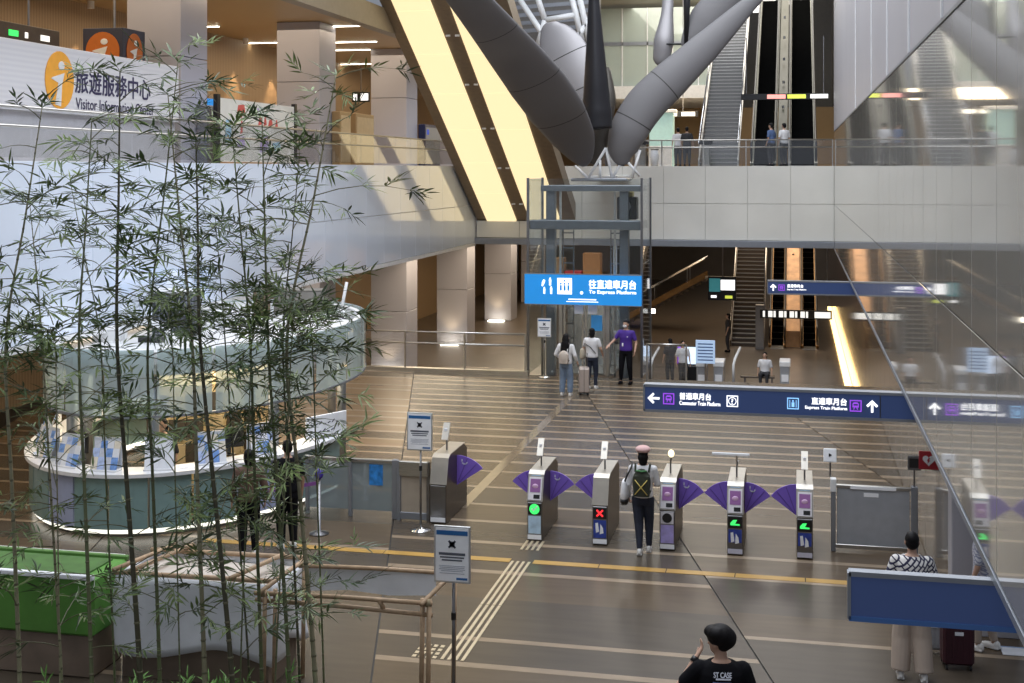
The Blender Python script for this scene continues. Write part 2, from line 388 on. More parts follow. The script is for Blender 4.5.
# columns
for i, yc in enumerate((19.1, 28.1, 37.2, 46.2, 55.3, 64.3, 73.3)):
    z0 = 0 if yc + 1.4 < YE else LOWZ
    c = sempty('column', ['square pale column beside the counter', 'square pale column at the end of the visitor information board', 'square pale column behind the poster stand',
        'square pale column nearest the slanting light bands', 'square pale column in the passage beyond the railing', 'far square pale column in the passage', 'farthest square column in the passage'][i], 'column')
    zj = [z0, 1.6, SOF - .1] if yc < 40 else [z0, .6, SOF - .1]
    for a, b in ((zj[0], zj[1]), (zj[1], zj[2]), (MEZ, 8.6), (8.6, CEIL)):
        B('cladding_panel', M_column, c, -15.6, -14.2, yc, yc + 1.4, a + .008, b - .008, bev=.012)
for yc in (46.2, 55.3, 64.3):
    spot('column_uplight', (-14.9, yc - .35, LOWZ + .12), 50, (1, .72, .38), 90, (R(180) - R(-6), 0, 0), .6)
    lamp = tag(B('floor_uplight', M_strip, None, -15.3, -14.5, yc - .55, yc - .2, LOWZ, LOWZ + .05, bev=.01), 'recessed warm uplight at the foot of a lower passage column', 'uplight', 'column uplights')
# ---- rear fascia and mezzanine
wb = struct(MB().box(-9.0, XW, YR + .06, YR + .5, SOF, MEZ).build('wall_rear', M_fascia), 'cream panelled mezzanine front at the far end', 'balcony front')
x = XW
while x > -8.9:
    x0 = max(-9.0, x - 1.6)
    for z0, z1 in ((SOF + .22, 4.6), (4.615, MEZ)): B('front_panel', M_fascia, wb, x0 + .006, x - .006, YR, YR + .06, z0, z1, bev=.005)
    x -= 1.6
B('ledge', M_frame, wb, -12.5, XW, YR - .15, YR + .5, SOF - .05, SOF + .2, bev=.01)
for x0 in (-12.45, -10.7): B('front_panel', M_fascia, wb, x0, x0 + 1.74, YR, YR + .06, SOF + .22, 3.88, bev=.005)
struct(MB().box(-12.5, 4, YR + .5, 58, MEZ - .3, MEZ).build('floor_mezzanine_rear', mat('mezz_floor', (.35, .33, .30))), 'mezzanine floor at the far end', 'floor')
struct(MB().box(-12.5, -4, 58, 92, MEZ - .3, MEZ).build('floor_mezzanine_far', mat('mezz_floor', (.35, .33, .30))), 'mezzanine floor behind the far stairs', 'floor')
# far walls
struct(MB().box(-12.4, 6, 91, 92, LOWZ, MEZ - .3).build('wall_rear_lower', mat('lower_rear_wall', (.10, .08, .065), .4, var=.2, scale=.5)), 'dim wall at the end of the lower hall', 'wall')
struct(MB().box(-18.9, -12.4, 88, 89, LOWZ, CEIL).build('wall_passage_end', M_brownwall), 'brown wall closing the left passage', 'wall')
struct(MB().box(-12.5, 6, 84, 84.5, MEZ, 9.9).build('wall_mezzanine_rear', M_wood), 'warm wood wall behind the far mezzanine', 'wall')
uf = struct(MB().box(-12.5, -3.9, 72, 84, 9.9, 10.6).build('floor_upper', M_white), 'white slab edge of the upper storey', 'slab')
uw = sempty('window_1', 'tall glazed front of the upper storey', 'glazed front')
M_gl_u = glass('upper_glass', (.80, .88, .84), .08, .45)
for i in range(6):
    x0 = -12.4 + i * 1.42
    for z0, z1 in ((10.62, 12.9), (13.1, 15)): B('pane', M_gl_u, uw, x0 + .03, x0 + 1.39, 72.3, 72.34, z0, z1)
    B('mullion', M_white, uw, x0 - .03, x0 + .03, 72.25, 72.4, 10.6, 15)
B('transom', M_frame, uw, -12.4, -3.9, 72.25, 72.42, 12.9, 13.1)
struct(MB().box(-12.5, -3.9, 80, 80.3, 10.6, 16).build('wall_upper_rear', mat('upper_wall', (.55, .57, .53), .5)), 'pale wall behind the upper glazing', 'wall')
uc = struct(MB().box(-12.5, -4, 60, 92, 15.2, 15.4).build('ceiling_upper', wave_mat('upper_ceiling', (.20, .18, .15), (.32, .29, .24), 3, .5, 'Y')), 'grey slatted ceiling over the upper storey', 'ceiling')
struct(MB().box(2.4, 6, 50.5, 92, 3, 19.5).build('wall_right_far', mat('far_side_wall', (.30, .25, .18), .4, var=.1)), 'brown wall beside the upper escalators', 'wall')
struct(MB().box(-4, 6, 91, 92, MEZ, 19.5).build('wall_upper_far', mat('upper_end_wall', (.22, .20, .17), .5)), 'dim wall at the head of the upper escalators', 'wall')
# ---- slanting soffit with light bands (rises from the far balcony front towards the viewer)
T30 = math.tan(R(30)); ys0, zs0 = 50.0, 3.9
def szz(Y): return zs0 + T30 * (ys0 - Y)
inc = struct(MB().prism([(ys0, zs0 + .02), (26, szz(26) + .02), (26, szz(26) + .7), (ys0, zs0 + .7)], -12.42, -8.45, 'x').build('trim_6', mat('soffit_brown', (.23, .17, .11), .4, var=.1)), 'dark slanting soffit carrying two glowing bands', 'soffit')
M_band = mat('light_band', (.35, .29, .19), .4, emit=.92, ecol=(1, .80, .46), var=.04, scale=.5)
n = 12
for x0, x1 in ((-12.02, -10.82), (-10.26, -9.05)):
    for i in range(n):
        a = ys0 - .02 - i * 2.0; b = a - 1.97
        MB().prism([(a, szz(a) - .05), (b, szz(b) - .05), (b, szz(b) + .02), (a, szz(a) + .02)], x0, x1, 'x').build('light_panel', M_band, inc, fix=True)
for i in range(10):
    a = ys0 - 1.2 - i * 2.4
    MB().box(-10.76, -10.62, a - .02, a + .02, szz(a) - .04, szz(a) + .02).build('clip', M_white, inc); MB().box(-10.46, -10.32, a - .02, a + .02, szz(a) - .04, szz(a) + .02).build('clip', M_white, inc)
# ---- glass railings
def railing(name, label, a, b, z0, h, pane, rails, posts=True, m=None, axis='y', thick=.02):
    t = thing(name, label, 'railing', (a[0], a[1], z0)); L = (b[1] - a[1]) if axis == 'y' else (b[0] - a[0]); m = m or M_glass_r
    k = max(1, round(abs(L) / pane)); w = L / k
    def bx(u0, u1, v0, v1, z_0, z_1): return (v0, v1, u0, u1, z_0, z_1) if axis == 'y' else (u0, u1, v0, v1, z_0, z_1)
    pme = MB().box(*bx(.015, w - .015, -thick / 2, thick / 2, .06, h - .02)).mesh('pane', m)
    pst = MB().box(*bx(-.02, .02, -.035, .035, 0, h)).mesh('post', M_steel)
    for i in range(k):
        link('pane', pme, t, (0, i * w, 0) if axis == 'y' else (i * w, 0, 0))
    if posts:
        for i in range(k + 1): link('post', pst, t, (0, i * w, 0) if axis == 'y' else (i * w, 0, 0))
    for rz in rails:
        MB().tube([(0, 0, rz), (0, L, rz)] if axis == 'y' else [(0, 0, rz), (L, 0, rz)], .025, 8).build('rail', M_steel, t, smooth=True)
    return t
railing('glass_railing', 'long frameless glass railing along the left balcony', (XL - .1, 6), (XL - .1, 49.9), MEZ, .9, 1.7, (.90, .58), posts=False)
railing('glass_railing', 'glass railing on the far balcony under the grey branches', (-8.3, YR + .1), (XW - .05, YR + .1), MEZ, 1.0, 1.6, (1.0, .72), axis='x')
railing('glass_railing', 'steel railing with glass panes beside the lift', (-13.0, YE - .1), (-7.6, YE - .1), .12, 1.05, 1.8, (1.05, .72), axis='x')
railing('glass_railing', 'short glass railing at the void edge right of the lift', (-4.1, YE - .1), (-3.0, YE - .1), 0.0, 1.0, 1.1, (1.0,), axis='x')
# ================================================================== LIFT
M_liftf = mat('lift_frame_grey', (.15, .165, .185), .4, .5, var=.05)
LX0, LX1, LY0, LY1, LZ = -7.58, -4.28, 36.55, 38.8, 5.67
lf = thing('glass_lift', 'free-standing glass lift shaft with grey steel frame', 'lift', ((LX0 + LX1) / 2, LY0, 0)); ox, oy = (LX0 + LX1) / 2, LY0
hw = (LX1 - LX0) / 2; dp = LY1 - LY0
for sx in (-1, 1):
    for yy in (.03, dp - .03): B('corner_post', M_steel_d, lf, sx * hw - .035, sx * hw + .035, yy - .035, yy + .035, LOWZ if yy > 1 else 0, LZ)
    B('glass_panel', M_glass_lift, lf, sx * hw - .01, sx * hw + .01, .08, dp - .08, 0, 3.2); B('glass_panel', M_glass_lift, lf, sx * hw - .01, sx * hw + .01, .08, dp - .08, 3.22, LZ - .02)
for a, b, z0, z1 in ((-hw + .05, 0, 3.0, LZ - .02), (.01, hw - .05, 3.0, LZ - .02), (-hw + .05, -.62, .02, 2.98), (.62, hw - .05, .02, 2.98)):
    B('glass_panel', M_glass_lift, lf, a, b, -.01, .01, z0, z1)
for sx in (-1, 1):
    g = B('guide_column', M_liftf, lf, sx * 1.08 - .13, sx * 1.08 + .13, .5, .8, LOWZ, 5.3, bev=.01)
    B('guide_rail', M_steel, lf, sx * 1.08 - .03 - sx * .28, sx * 1.08 + .03 - sx * .28, .6, .66, LOWZ, 5.3)
    ld = MB()
    for q in (-.16, .16): ld.box(sx * .72 + q - .015, sx * .72 + q + .015, 1.5, 1.54, 0, 4.3)
    for k in range(9): ld.box(sx * .72 - .16, sx * .72 + .16, 1.5, 1.54, .4 + k * .45, .44 + k * .45)
    ld.build('ladder_frame', M_steel_d, lf)
B('top_beam', M_liftf, lf, -hw + .3, hw - .05, .4, .75, 5.28, 5.45, bev=.01)
B('top_beam', M_liftf, lf, -hw + .3, hw - .05, 1.5, 1.8, 5.28, 5.45, bev=.01)
B('middle_beam', M_liftf, lf, -hw + .03, hw - .03, .1, .42, 4.18, 4.45, bev=.02)
B('middle_beam', M_liftf, lf, -hw + .03, hw - .03, 1.6, 1.9, 4.18, 4.40, bev=.02)
for sx in (-1, 1): B('side_beam', M_liftf, lf, sx * (hw - .16) - .1, sx * (hw - .16) + .1, .3, 2.0, 4.2, 4.42, bev=.02)
mc = B('machine_box', M_black, lf, .85, 1.42, .7, 1.2, 4.46, 5.12, bev=.03); mc['label'] = 'black hoist machine'
MB().tube([(1.1, .68, 4.85), (1.1, .6, 4.85)], .16, 16).build('sheave', M_steel_d, mc)
B('brake_cover', mat('dull_yellow', (.42, .34, .10), .5), mc, .95, 1.3, .75, 1.15, 5.12, 5.28, bev=.02)
dr = MB()
for a in (-.6, .02):
    d = B('door_leaf', M_glass_lift, lf, a, a + .58, .02, .05, .05, 2.05)
    B('door_frame', M_steel, d, a, a + .05, .01, .06, .05, 2.05); B('door_frame', M_steel, d, a + .53, a + .58, .01, .06, .05, 2.05)
B('door_header', M_steel, lf, -.68, .68, -.03, .1, 2.06, 2.25, bev=.01)
for sx in (-1, 1): B('door_jamb', M_steel, lf, sx * .68 - .06, sx * .68 + .06, -.03, .1, 0, 2.1, bev=.01)
cb = B('lift_car', mat('lift_car_wall', (.40, .41, .43), .25, .7), lf, -.8, .8, 1.85, 1.95, .05, 2.3); B('car_floor', M_steel, cb, -.8, .8, .2, 1.9, .0, .05)
B('car_lamp', M_strip, cb, -.5, .5, .6, 1.4, 2.28, 2.31)
B('call_panel', M_chrome, lf, .86, 1.0, -.03, 0, .95, 1.3, bev=.006)
for x_, m_ in ((-.28, M_paper), (.12, M_paper)): B('door_notice', m_, lf, x_, x_ + .26, -.05, -.035, 1.78, 2.02)
B('door_notice', mat('blue_notice', (.05, .32, .72), .5), lf, .2, .52, .0, .015, 1.3, 1.75)
# lift sign
M_blue = mat('blue_sign', (.015, .20, .56), .35, var=.03, emit=.55, ecol=(.015, .25, .66))
sg = thing('lift_sign', 'bright blue sign with white pictograms across the lift front', 'sign', (ox, LY0 - .26, 2.06))
sw = LX1 - LX0 + .06
B('sign_board', M_blue, sg, -sw / 2, sw / 2, -.06, .06, 0, .87, bev=.01)
for zz in (0, .87): B('sign_edge', M_frame, sg, -sw / 2, sw / 2, -.065, .065, zz - .01, zz + .01)
fy = -.064
text('往直達車月台', M_litwhite, sg, (.86, fy, .60), 1.34, .25, bold=.012)
text('To Express Platform', M_litwhite, sg, (.86, fy, .37), 1.34, .13, bold=.012)
B('small_print', M_litwhite, sg, -.40, .40, fy - .002, fy, .145, .175); B('small_print', M_litwhite, sg, -.46, .46, fy - .002, fy, .085, .105)
ic = MB().box(-.72, -.30, fy - .002, fy, .30, .76).build('lift_pictogram', M_litwhite, sg, bev=0)
for i, x_ in enumerate((-.62, -.51, -.40)):
    MB().tube([(x_, fy - .004, .60), (x_, fy - .006, .60)], .03, 12).build('figure_head', M_blue, ic)
    B('figure_body', M_blue, ic, x_ - .03, x_ + .03, fy - .006, fy - .003, .40, .56)
MB().prism([(-.56, .66), (-.46, .66), (-.51, .72)], fy - .006, fy - .003, 'y').build('arrow_mark', M_blue, ic)
def person_icon(parent, x, z, h, m, fy):
    mb = MB(); mb.tube([(x, fy, z + h * .88), (x, fy - .003, z + h * .88)], h * .11, 12)
    mb.prism([(x - h * .13, z + h * .42), (x + h * .13, z + h * .42), (x + h * .16, z + h * .74), (x - h * .16, z + h * .74)], fy - .003, fy, 'y')
    mb.prism([(x - h * .12, z), (x - h * .03, z), (x, z + h * .42), (x - h * .13, z + h * .42)], fy - .003, fy, 'y')
    mb.prism([(x + h * .03, z), (x + h * .12, z), (x + h * .13, z + h * .42), (x, z + h * .42)], fy - .003, fy, 'y')
    return mb.build('pictogram', m, parent)
person_icon(sg, -.93, .54, .23, M_litwhite, fy); person_icon(sg, -1.1, .30, .20, M_litwhite, fy); person_icon(sg, -.90, .30, .22, M_litwhite, fy)
MB().tube([(-1.10, fy, .70), (-1.13, fy, .62), (-1.16, fy, .52)], [.03, .04, .02], 8).build('pictogram', M_litwhite, sg)
MB().tube([(-.02, fy, .35), (-.02, fy - .004, .35)], .045, 14).build('round_mark', M_litwhite, sg)
B('bracket', M_frame, sg, -1.2, -1.1, .06, .22, .3, .5); B('bracket', M_frame, sg, 1.1, 1.2, .06, .22, .3, .5)
# ================================================================== WALL-HUNG SIGNS
def arrow(parent, c, s, ang, m):
    pts = [(-.11, -.5), (.11, -.5), (.11, 0), (.42, 0 - .02), (.42, .1), (0, .5), (-.42, .1), (-.42, -.02), (-.11, 0)]
    pts = [(-.09, -.48), (.09, -.48), (.09, .16), (.32, -.07), (.45, .06), (0, .5), (-.45, .06), (-.32, -.07), (-.09, .16)]
    ca, sa = math.cos(ang), math.sin(ang)
    poly = [(c[0] + s * (x * ca - y * sa), c[2] + s * (x * sa + y * ca)) for x, y in pts]
    MB().prism(poly, c[1] - .004, c[1], 'y').build('arrow', m, parent)
def train_icon(parent, c, s, m):
    x, y, z = c; o = MB()
    t = s * .09
    o.box(x - s/2, x + s/2, y - .004, y, z + s/2 - t, z + s/2); o.box(x - s/2, x + s/2, y - .004, y, z - s/2, z - s/2 + t)
    o.box(x - s/2, x - s/2 + t, y - .004, y, z - s/2 + t, z + s/2 - t); o.box(x + s/2 - t, x + s/2, y - .004, y, z - s/2 + t, z + s/2 - t)
    f = o.build('icon_frame', m, parent)
    k = MB(); k.prism([(x - .26*s, z - .14*s), (x + .26*s, z - .14*s), (x + .26*s, z + .18*s), (x + .16*s, z + .30*s), (x - .16*s, z + .30*s), (x - .26*s, z + .18*s)], y - .004, y, 'y')
    k.prism([(x - .2*s, z - .32*s), (x - .12*s, z - .32*s), (x - .06*s, z - .16*s), (x - .14*s, z - .16*s)], y - .004, y, 'y'); k.prism([(x + .12*s, z - .32*s), (x + .2*s, z - .32*s), (x + .14*s, z - .16*s), (x + .06*s, z - .16*s)], y - .004, y, 'y')
    tr = k.build('train_mark', m, f)
    B('train_window', M_navy, tr, x - .18*s, x + .18*s, y - .007, y - .0045, z + .03*s, z + .17*s)
def square_icon(parent, c, s, m, body):
    x, y, z = c; o = MB(); t = s * .08
    o.box(x - s/2, x + s/2, y - .004, y, z + s/2 - t, z + s/2); o.box(x - s/2, x + s/2, y - .004, y, z - s/2, z - s/2 + t)
    o.box(x - s/2, x - s/2 + t, y - .004, y, z - s/2 + t, z + s/2 - t); o.box(x + s/2 - t, x + s/2, y - .004, y, z - s/2 + t, z + s/2 - t)
    f = o.build('icon_frame', m, parent)
    if body == '?':
        ring = MB(); n_ = 20
        for i in range(n_):
            a0 = 2 * math.pi * i / n_; a1 = 2 * math.pi * (i + 1) / n_
            ring.prism([(x + r_ * s * math.cos(a), z + r_ * s * math.sin(a)) for r_, a in ((.30, a0), (.36, a0), (.36, a1), (.30, a1))], y - .004, y, 'y')
        ring.build('ring', m, f); text('?', m, f, (x, y - .004, z), None, s * .42, bold=.02, name='question_mark')
    else:
        MB().tube([(x, y, z + .22*s), (x, y - .004, z + .22*s)], .08 * s, 12).build('figure_head', m, f)
        B('figure_body', m, f, x - .12*s, x + .12*s, y - .004, y, z - .3*s, z + .1*s)
        B('cabin_mark', m, f, x - .3*s, x - .24*s, y - .004, y, z - .34*s, z + .3*s); B('cabin_mark', m, f, x + .24*s, x + .3*s, y - .004, y, z - .34*s, z + .3*s)
def wall_sign(label, Y, x0, x1, z0, z1, dp=.12):
    t = thing('wall_sign', label, 'sign', (x1, Y, z0)); L = x1 - x0; h = z1 - z0
    B('sign_board', M_navy, t, -L, 0, -.04, dp, .02, h - .02, bev=.006)
    B('top_edge', M_frame, t, -L - .01, 0, -.05, dp + .01, h - .025, h + .012); B('bottom_edge', M_frame, t, -L - .01, 0, -.05, dp + .01, -.012, .025)
    B('end_cap', M_frame, t, -L - .02, -L + .005, -.05, dp + .01, 0, h)
    return t, L, h
s2, L, h = wall_sign('long navy platform sign with two arrows, reaching out from the reflective wall', 18.0, PY(645, 400, 18.0).x, 1.94, 2.545, 2.905)
def sx2(px): return PY(px, 400, 18.0).x - 1.94
fy = -.046; zc = h / 2
arrow(s2, (sx2(654), fy, zc), .17, R(90), M_litwhite); train_icon(s2, (sx2(669), fy, zc), .155, M_litpurple)
text('普通車月台', M_litwhite, s2, (sx2(695.5), fy, zc + .045), .43, .095, bold=.012); text('Commuter Train Platform', M_litwhite, s2, (sx2(700), fy, zc - .05), .56, .055, bold=.01)
square_icon(s2, (sx2(732.5), fy, zc), .155, M_litwhite, '?'); square_icon(s2, (sx2(793), fy, zc), .155, M_litcyan, 'lift')
text('直達車月台', M_litwhite, s2, (sx2(829), fy, zc + .045), .46, .095, bold=.012); text('Express Train Platform', M_litwhite, s2, (sx2(826), fy, zc - .05), .55, .055, bold=.01)
train_icon(s2, (sx2(855.5), fy, zc), .155, M_litpurple); arrow(s2, (sx2(872), fy, zc), .17, 0, M_litwhite)
B('panel_seam', M_joint, s2, sx2(880) - .006, sx2(880) + .006, -.048, -.03, .03, h - .03)
s1, L, h = wall_sign('short navy sign with one arrow before the far escalators', 35.6, PY(768, 288, 35.6).x, 1.94, 2.55, 2.905)
arrow(s1, (-L + .14, fy, h / 2), .19, 0, M_litwhite); train_icon(s1, (-L + .36, fy, h / 2), .16, M_litpurple)
text('直達車月台', M_litwhite, s1, (-L + .72, fy, h / 2 + .05), .42, .09, bold=.012); text('Express Train Platform', M_litwhite, s1, (-L + .76, fy, h / 2 - .05), .50, .05, bold=.01)
M_navyb = mat('navy_blank', (.035, .105, .29), .3, var=.03, emit=.12, ecol=(.045, .095, .24))
s3, L, h = wall_sign('blank blue sign box hanging from the wall above the suitcases', 9.95, PY(850, 590, 9.95).x, 2.2, 2.56, 2.905, .03)
s3.children[0].data.materials[0] = M_navyb
# ================================================================== TICKET GATES
M_gside = mat('gate_brown_steel', (.115, .09, .068), .34, .7, var=.12, scale=5, stretch=(1, 1, 6))
M_gtop = mat('gate_top_steel', (.50, .46, .40), .4, .8, var=.05)
M_gface = mat('gate_face', (.50, .47, .42), .3, .5, var=.05)
M_read = mat('reader_white', (.72, .70, .74), .35)
M_readp = mat('reader_purple', (.22, .10, .25), .3, emit=.12, ecol=(.3, .12, .35))
M_green = mat('green_light', (.05, .6, .12), .4, emit=.9, ecol=(.05, .9, .16), var=.01)
M_red = mat('red_light', (.7, .03, .03), .4, emit=1.1, ecol=(1., .03, .04), var=.01)
M_postb = mat('blue_poster', (.03, .06, .32), .4, var=.3, scale=14); M_postl = mat('lavender_poster', (.42, .36, .72), .4, var=.2, scale=10)
M_postg = mat('pale_blue_poster', (.45, .62, .80), .4, var=.3, scale=6)
def slope_pt(t):   # point on the slanting reader face, t 0 bottom .. 1 top
    return (.0 + .13 * t, .64 + .36 * t)
def make_gate(loc, label, kind, reader=True, stalk='tall', flaps=(-1, 1), rz=0.):
    g = thing('ticket_gate', label, 'ticket gate', loc, rz, 'ticket gates in a row')
    prof = [(0, 0), (0, .62), (.14, 1.02), (.24, 1.06), (1.2, 1.06), (1.4, .96), (1.4, 0)]
    MB().prism(prof, -.12, .12, 'x').build('body', M_gside, g, bev=.008)
    B('top_plate', M_gtop, g, -.125, .125, .30, 1.22, 1.055, 1.075, bev=.004)
    f = MB().prism([(-.008, .63), (.135, 1.03), (.25, 1.075), (.30, 1.075), (.30, 1.06), (.14, 1.01), (.004, .62)], -.126, .126, 'x').build('slanted_face', M_gtop if not reader else M_gface, g)
    fr = B('front_panel', M_steel_d, g, -.115, .115, -.012, 0, .02, .61, bev=.004)
    B('kick_strip', M_paper if kind != 'arrow' else mat('kick_lavender', (.6, .6, .72), .4), fr, -.11, .11, -.018, -.011, .03, .10)
    pm_ = {'tick': M_postg, 'cross': M_postb, 'arrow': M_postb, 'round': M_postl, 'none': M_gside}[kind]
    if kind != 'none':
        ps = B('poster', pm_, fr, -.10, .10, -.018, -.011, .12 if kind != 'arrow' else .2, .40)
        if kind in ('cross', 'arrow'):
            MB().prism([(-.06, .2), (-.01, .22), (-.03, .36), (-.07, .35)], -.022, -.018, 'y').build('hand_print', M_paper, ps); MB().prism([(.0, .18), (.06, .2), (.05, .28), (.01, .34)], -.022, -.018, 'y').build('hand_print', M_paper, ps)
        dis = B('display', M_black, fr, -.105, .105, -.02, -.011, .42, .60, bev=.004)
        if kind == 'tick':
            MB().tube([(0, -.02, .51), (0, -.024, .51)], .082, 20).build('green_disc', M_green, dis)
            MB().prism([(-.05, .51), (-.015, .475), (.055, .55), (.04, .565), (-.015, .505), (-.035, .525)], -.028, -.024, 'y').build('tick_mark', M_paper, dis)
        elif kind == 'cross':
            for a in (45, -45):
                c_, s_ = math.cos(R(a)), math.sin(R(a)); q = [(-.07, -.013), (.07, -.013), (.07, .013), (-.07, .013)]
                MB().prism([(u * c_ - v * s_, .51 + u * s_ + v * c_) for u, v in q], -.026 - a * 1e-5, -.02, 'y').build('cross_mark', M_red, dis)
        elif kind == 'arrow':
            MB().prism([(-.07, .465), (.07, .465), (.07, .485), (.0, .49), (.03, .55), (-.03, .545), (-.07, .50)], -.026, -.02, 'y').build('arrow_mark', M_green, dis)
        else:
            B('panel_white', M_read, dis, -.10, .10, -.024, -.02, .42, .60); MB().tube([(0, -.024, .51), (0, -.03, .51)], .075, 20).build('lens', M_black, dis)
    if reader:
        def on(t): y_, z_ = slope_pt(t); return (y_ - .022, z_)
        a, b = on(.04), on(.96)
        rd = MB().prism([(a[0], a[1]), (b[0], b[1]), (b[0] + .03, b[1]), (a[0] + .03, a[1])], -.105, .105, 'x').build('card_reader', M_read, g)
        a, b = on(.36), on(.90)
        MB().prism([(a[0] - .006, a[1]), (b[0] - .006, b[1]), (b[0] + .01, b[1]), (a[0] + .01, a[1])], -.082, .082, 'x').build('reader_pad', M_readp, rd)
        y_, z_ = on(.6); MB().ell((0, y_ - .008, z_), (.05, .012, .04)).build('card_mark', mat('card_mark', (.75, .5, .75), .4), rd, smooth=True)
        a, b = on(.10), on(.26); MB().prism([(a[0] - .005, a[1]), (b[0] - .005, b[1]), (b[0] + .01, b[1]), (a[0] + .01, a[1])], -.02, .08, 'x').build('ticket_slot', M_black, rd)
        B('reader_screen', M_postg, rd, -.08, .08, .125, .13, .985, 1.02)
    st = MB().tube([(0, .55, 1.07), (0, .55, 1.22), (.015, .50, 1.34)], .014, 8).build('stalk', M_steel_d, g)
    if stalk == 'bar': B('stalk_sign', M_paper, st, -.38, .20, .47, .50, 1.42, 1.46, bev=.005); MB().tube([(0, .5, 1.32), (0, .49, 1.43)], .018, 8).build('stalk_head', M_chrome, st)
    elif stalk == 'lamp': MB().ell((.015, .49, 1.40), (.05, .03, .06)).build('stalk_lamp', mat('stalk_lamp', (1, .9, .6), .4, emit=1.5, ecol=(1, .85, .5)), st, smooth=True)
    else:
        pl = MB().prism([(.40, 1.27), (.44, 1.26), (.60, 1.50), (.56, 1.52)], -.05, .05, 'x').build('stalk_plate', M_gface, st); B('plate_mark', M_paper, pl, -.02, .02, .47, .50, 1.40, 1.44)
    for s in flaps:
        piv = (s * .12, .47); pts = [piv]
        n_ = 8
        for i in range(n_ + 1):
            a = R(90 - 54 * i / n_); r_ = .49 + .0 * i / n_
            pts.append((piv[0] + s * r_ * math.cos(a), piv[1] + r_ * math.sin(a)))
        fl = MB().prism(pts, .70, .72, 'y').build('flap', M_purple, g)
        for aa in (50, 70):
            c_, s_ = math.cos(R(aa)), math.sin(R(aa))
            MB().bar((piv[0] + s * .05 * c_, .697, piv[1] + .05 * s_), (piv[0] + s * .47 * c_, .697, piv[1] + .47 * s_), .006, .006).build('flap_rib', mat('purple_dark', (.06, .025, .22), .4), fl)
        if s == 1:
            mk = MB()
            for i in range(6):
                a0 = R(200 + i * 25); a1 = R(200 + (i + 1) * 25)
                mk.prism([(.24 + r_ * math.cos(a), .86 + r_ * math.sin(a)) for r_, a in ((.03, a0), (.05, a0), (.05, a1), (.03, a1))], .694, .699, 'y')
            mk.box(.19, .21, .694, .699, .86, .90); mk.build('flap_mark', mat('flap_mark', (.6, .6, .75), .4), fl)
    return g
gates = [((-5.83, 20.75, 0), 'wide brown steel gate end without reader, beside the glass fence', 'none', False, 'tall', (1,)),
         ((-4.06, 20.12, 0), 'ticket gate showing a green tick above a pale blue poster', 'tick', True, 'tall', (-1, 1)),
         ((-3.01, 20.10, 0), 'ticket gate with plain steel face showing a red cross', 'cross', False, 'tall', (-1,)),
         ((-1.95, 20.05, 0), 'ticket gate with a round black lens over a lavender poster', 'round', True, 'lamp', (1,)),
         ((-0.91, 20.02, 0), 'ticket gate with green arrow and a long white bar on its stalk', 'arrow', True, 'bar', (-1, 1)),
         ((0.13, 20.05, 0), 'ticket gate with green arrow beside the grey fence panel', 'arrow', True, 'tall', (-1,))]
for a in gates: make_gate(*a)
gw = [o for o in COL.objects if o.name == 'ticket_gate'][0]; gw.scale = (1.15, 1, 1.04)
# ================================================================== FENCES beside the gates
M_grey_p = mat('grey_fence_panel', (.42, .45, .50), .35, .4, var=.06)
fn = thing('fence_panel', 'grey steel fence panel with paper labels right of the gates', 'fence', (.62, 20.62, 0))
B('panel', M_grey_p, fn, 0, 1.08, -.02, .02, .10, .98, bev=.004); B('top_rail', M_steel, fn, -.02, 1.1, -.035, .035, .98, 1.03, bev=.005); B('bottom_rail', M_steel, fn, -.02, 1.1, -.03, .03, .05, .11, bev=.005)
B('post', M_frame, fn, -.09, -.02, -.06, .06, 0, 1.05, bev=.006); B('post', M_frame, fn, 1.1, 1.2, -.06, .06, 0, 1.05, bev=.006)
B('paper_label', M_paper, fn, .2, .88, -.04, -.036, .975, 1.02); B('paper_label', M_paper, fn, .40, .62, -.026, -.021, .86, .92)
ps = B('post_cap', M_white, fn, -.10, -.01, -.07, .07, .92, 1.12, bev=.008)
gp = thing('gate_card_sign', 'small white square sign on a stalk between gate and fence panel', 'sign', (.52, 20.7, 1.12))
MB().tube([(0, 0, 0), (0, 0, .22)], .014, 8).build('stalk', M_steel_d, gp); pl = MB().box(-.10, .10, -.015, .015, .22, .43).build('plate', M_paper, gp, bev=.01, rot=(R(-12), 0, 0)); MB().prism([(-.02, .30), (.03, .33), (-.02, .36)], -.02, -.0155, 'y').build('arrow_mark', M_black, pl)
gd = thing('card_reader_post', 'dark reader on a thin stalk at the wall end of the fence panel', 'card reader', (1.77, 20.62, 1.052))
MB().tube([(0, 0, 0), (0, 0, .25)], .014, 8).build('stalk', M_steel_d, gd); k = MB().box(-.10, .10, -.02, .02, .25, .47).build('reader_head', M_steel_d, gd, bev=.01); B('reader_screen', M_black, k, -.075, .075, -.026, -.02, .29, .43)
ae = thing('defibrillator_sign', 'red sign with white heart on the recess wall', 'sign', (1.95, 18.75, 1.74))
M_redp = mat('red_plate', (.42, .02, .035), .4)
B('plate', M_redp, ae, -.28, 0, -.012, .012, 0, .25, bev=.004)
ht = MB(); pts = []
for i in range(28):
    t_ = 2 * math.pi * i / 28; pts.append((-.15 + .0052 * 16 * math.sin(t_) ** 3, .13 + .0052 * (13 * math.cos(t_) - 5 * math.cos(2 * t_) - 2 * math.cos(3 * t_) - math.cos(4 * t_))))
ht.prism(pts, -.018, -.012, 'y').build('heart', M_paper, ae); MB().prism([(-.155, .16), (-.13, .16), (-.15, .13), (-.13, .13), (-.17, .08), (-.16, .12), (-.175, .12)], -.022, -.018, 'y').build('bolt', M_redp, ae)
B('bracket', M_steel_d, ae, -.02, .02, -.02, .02, .05, .2)
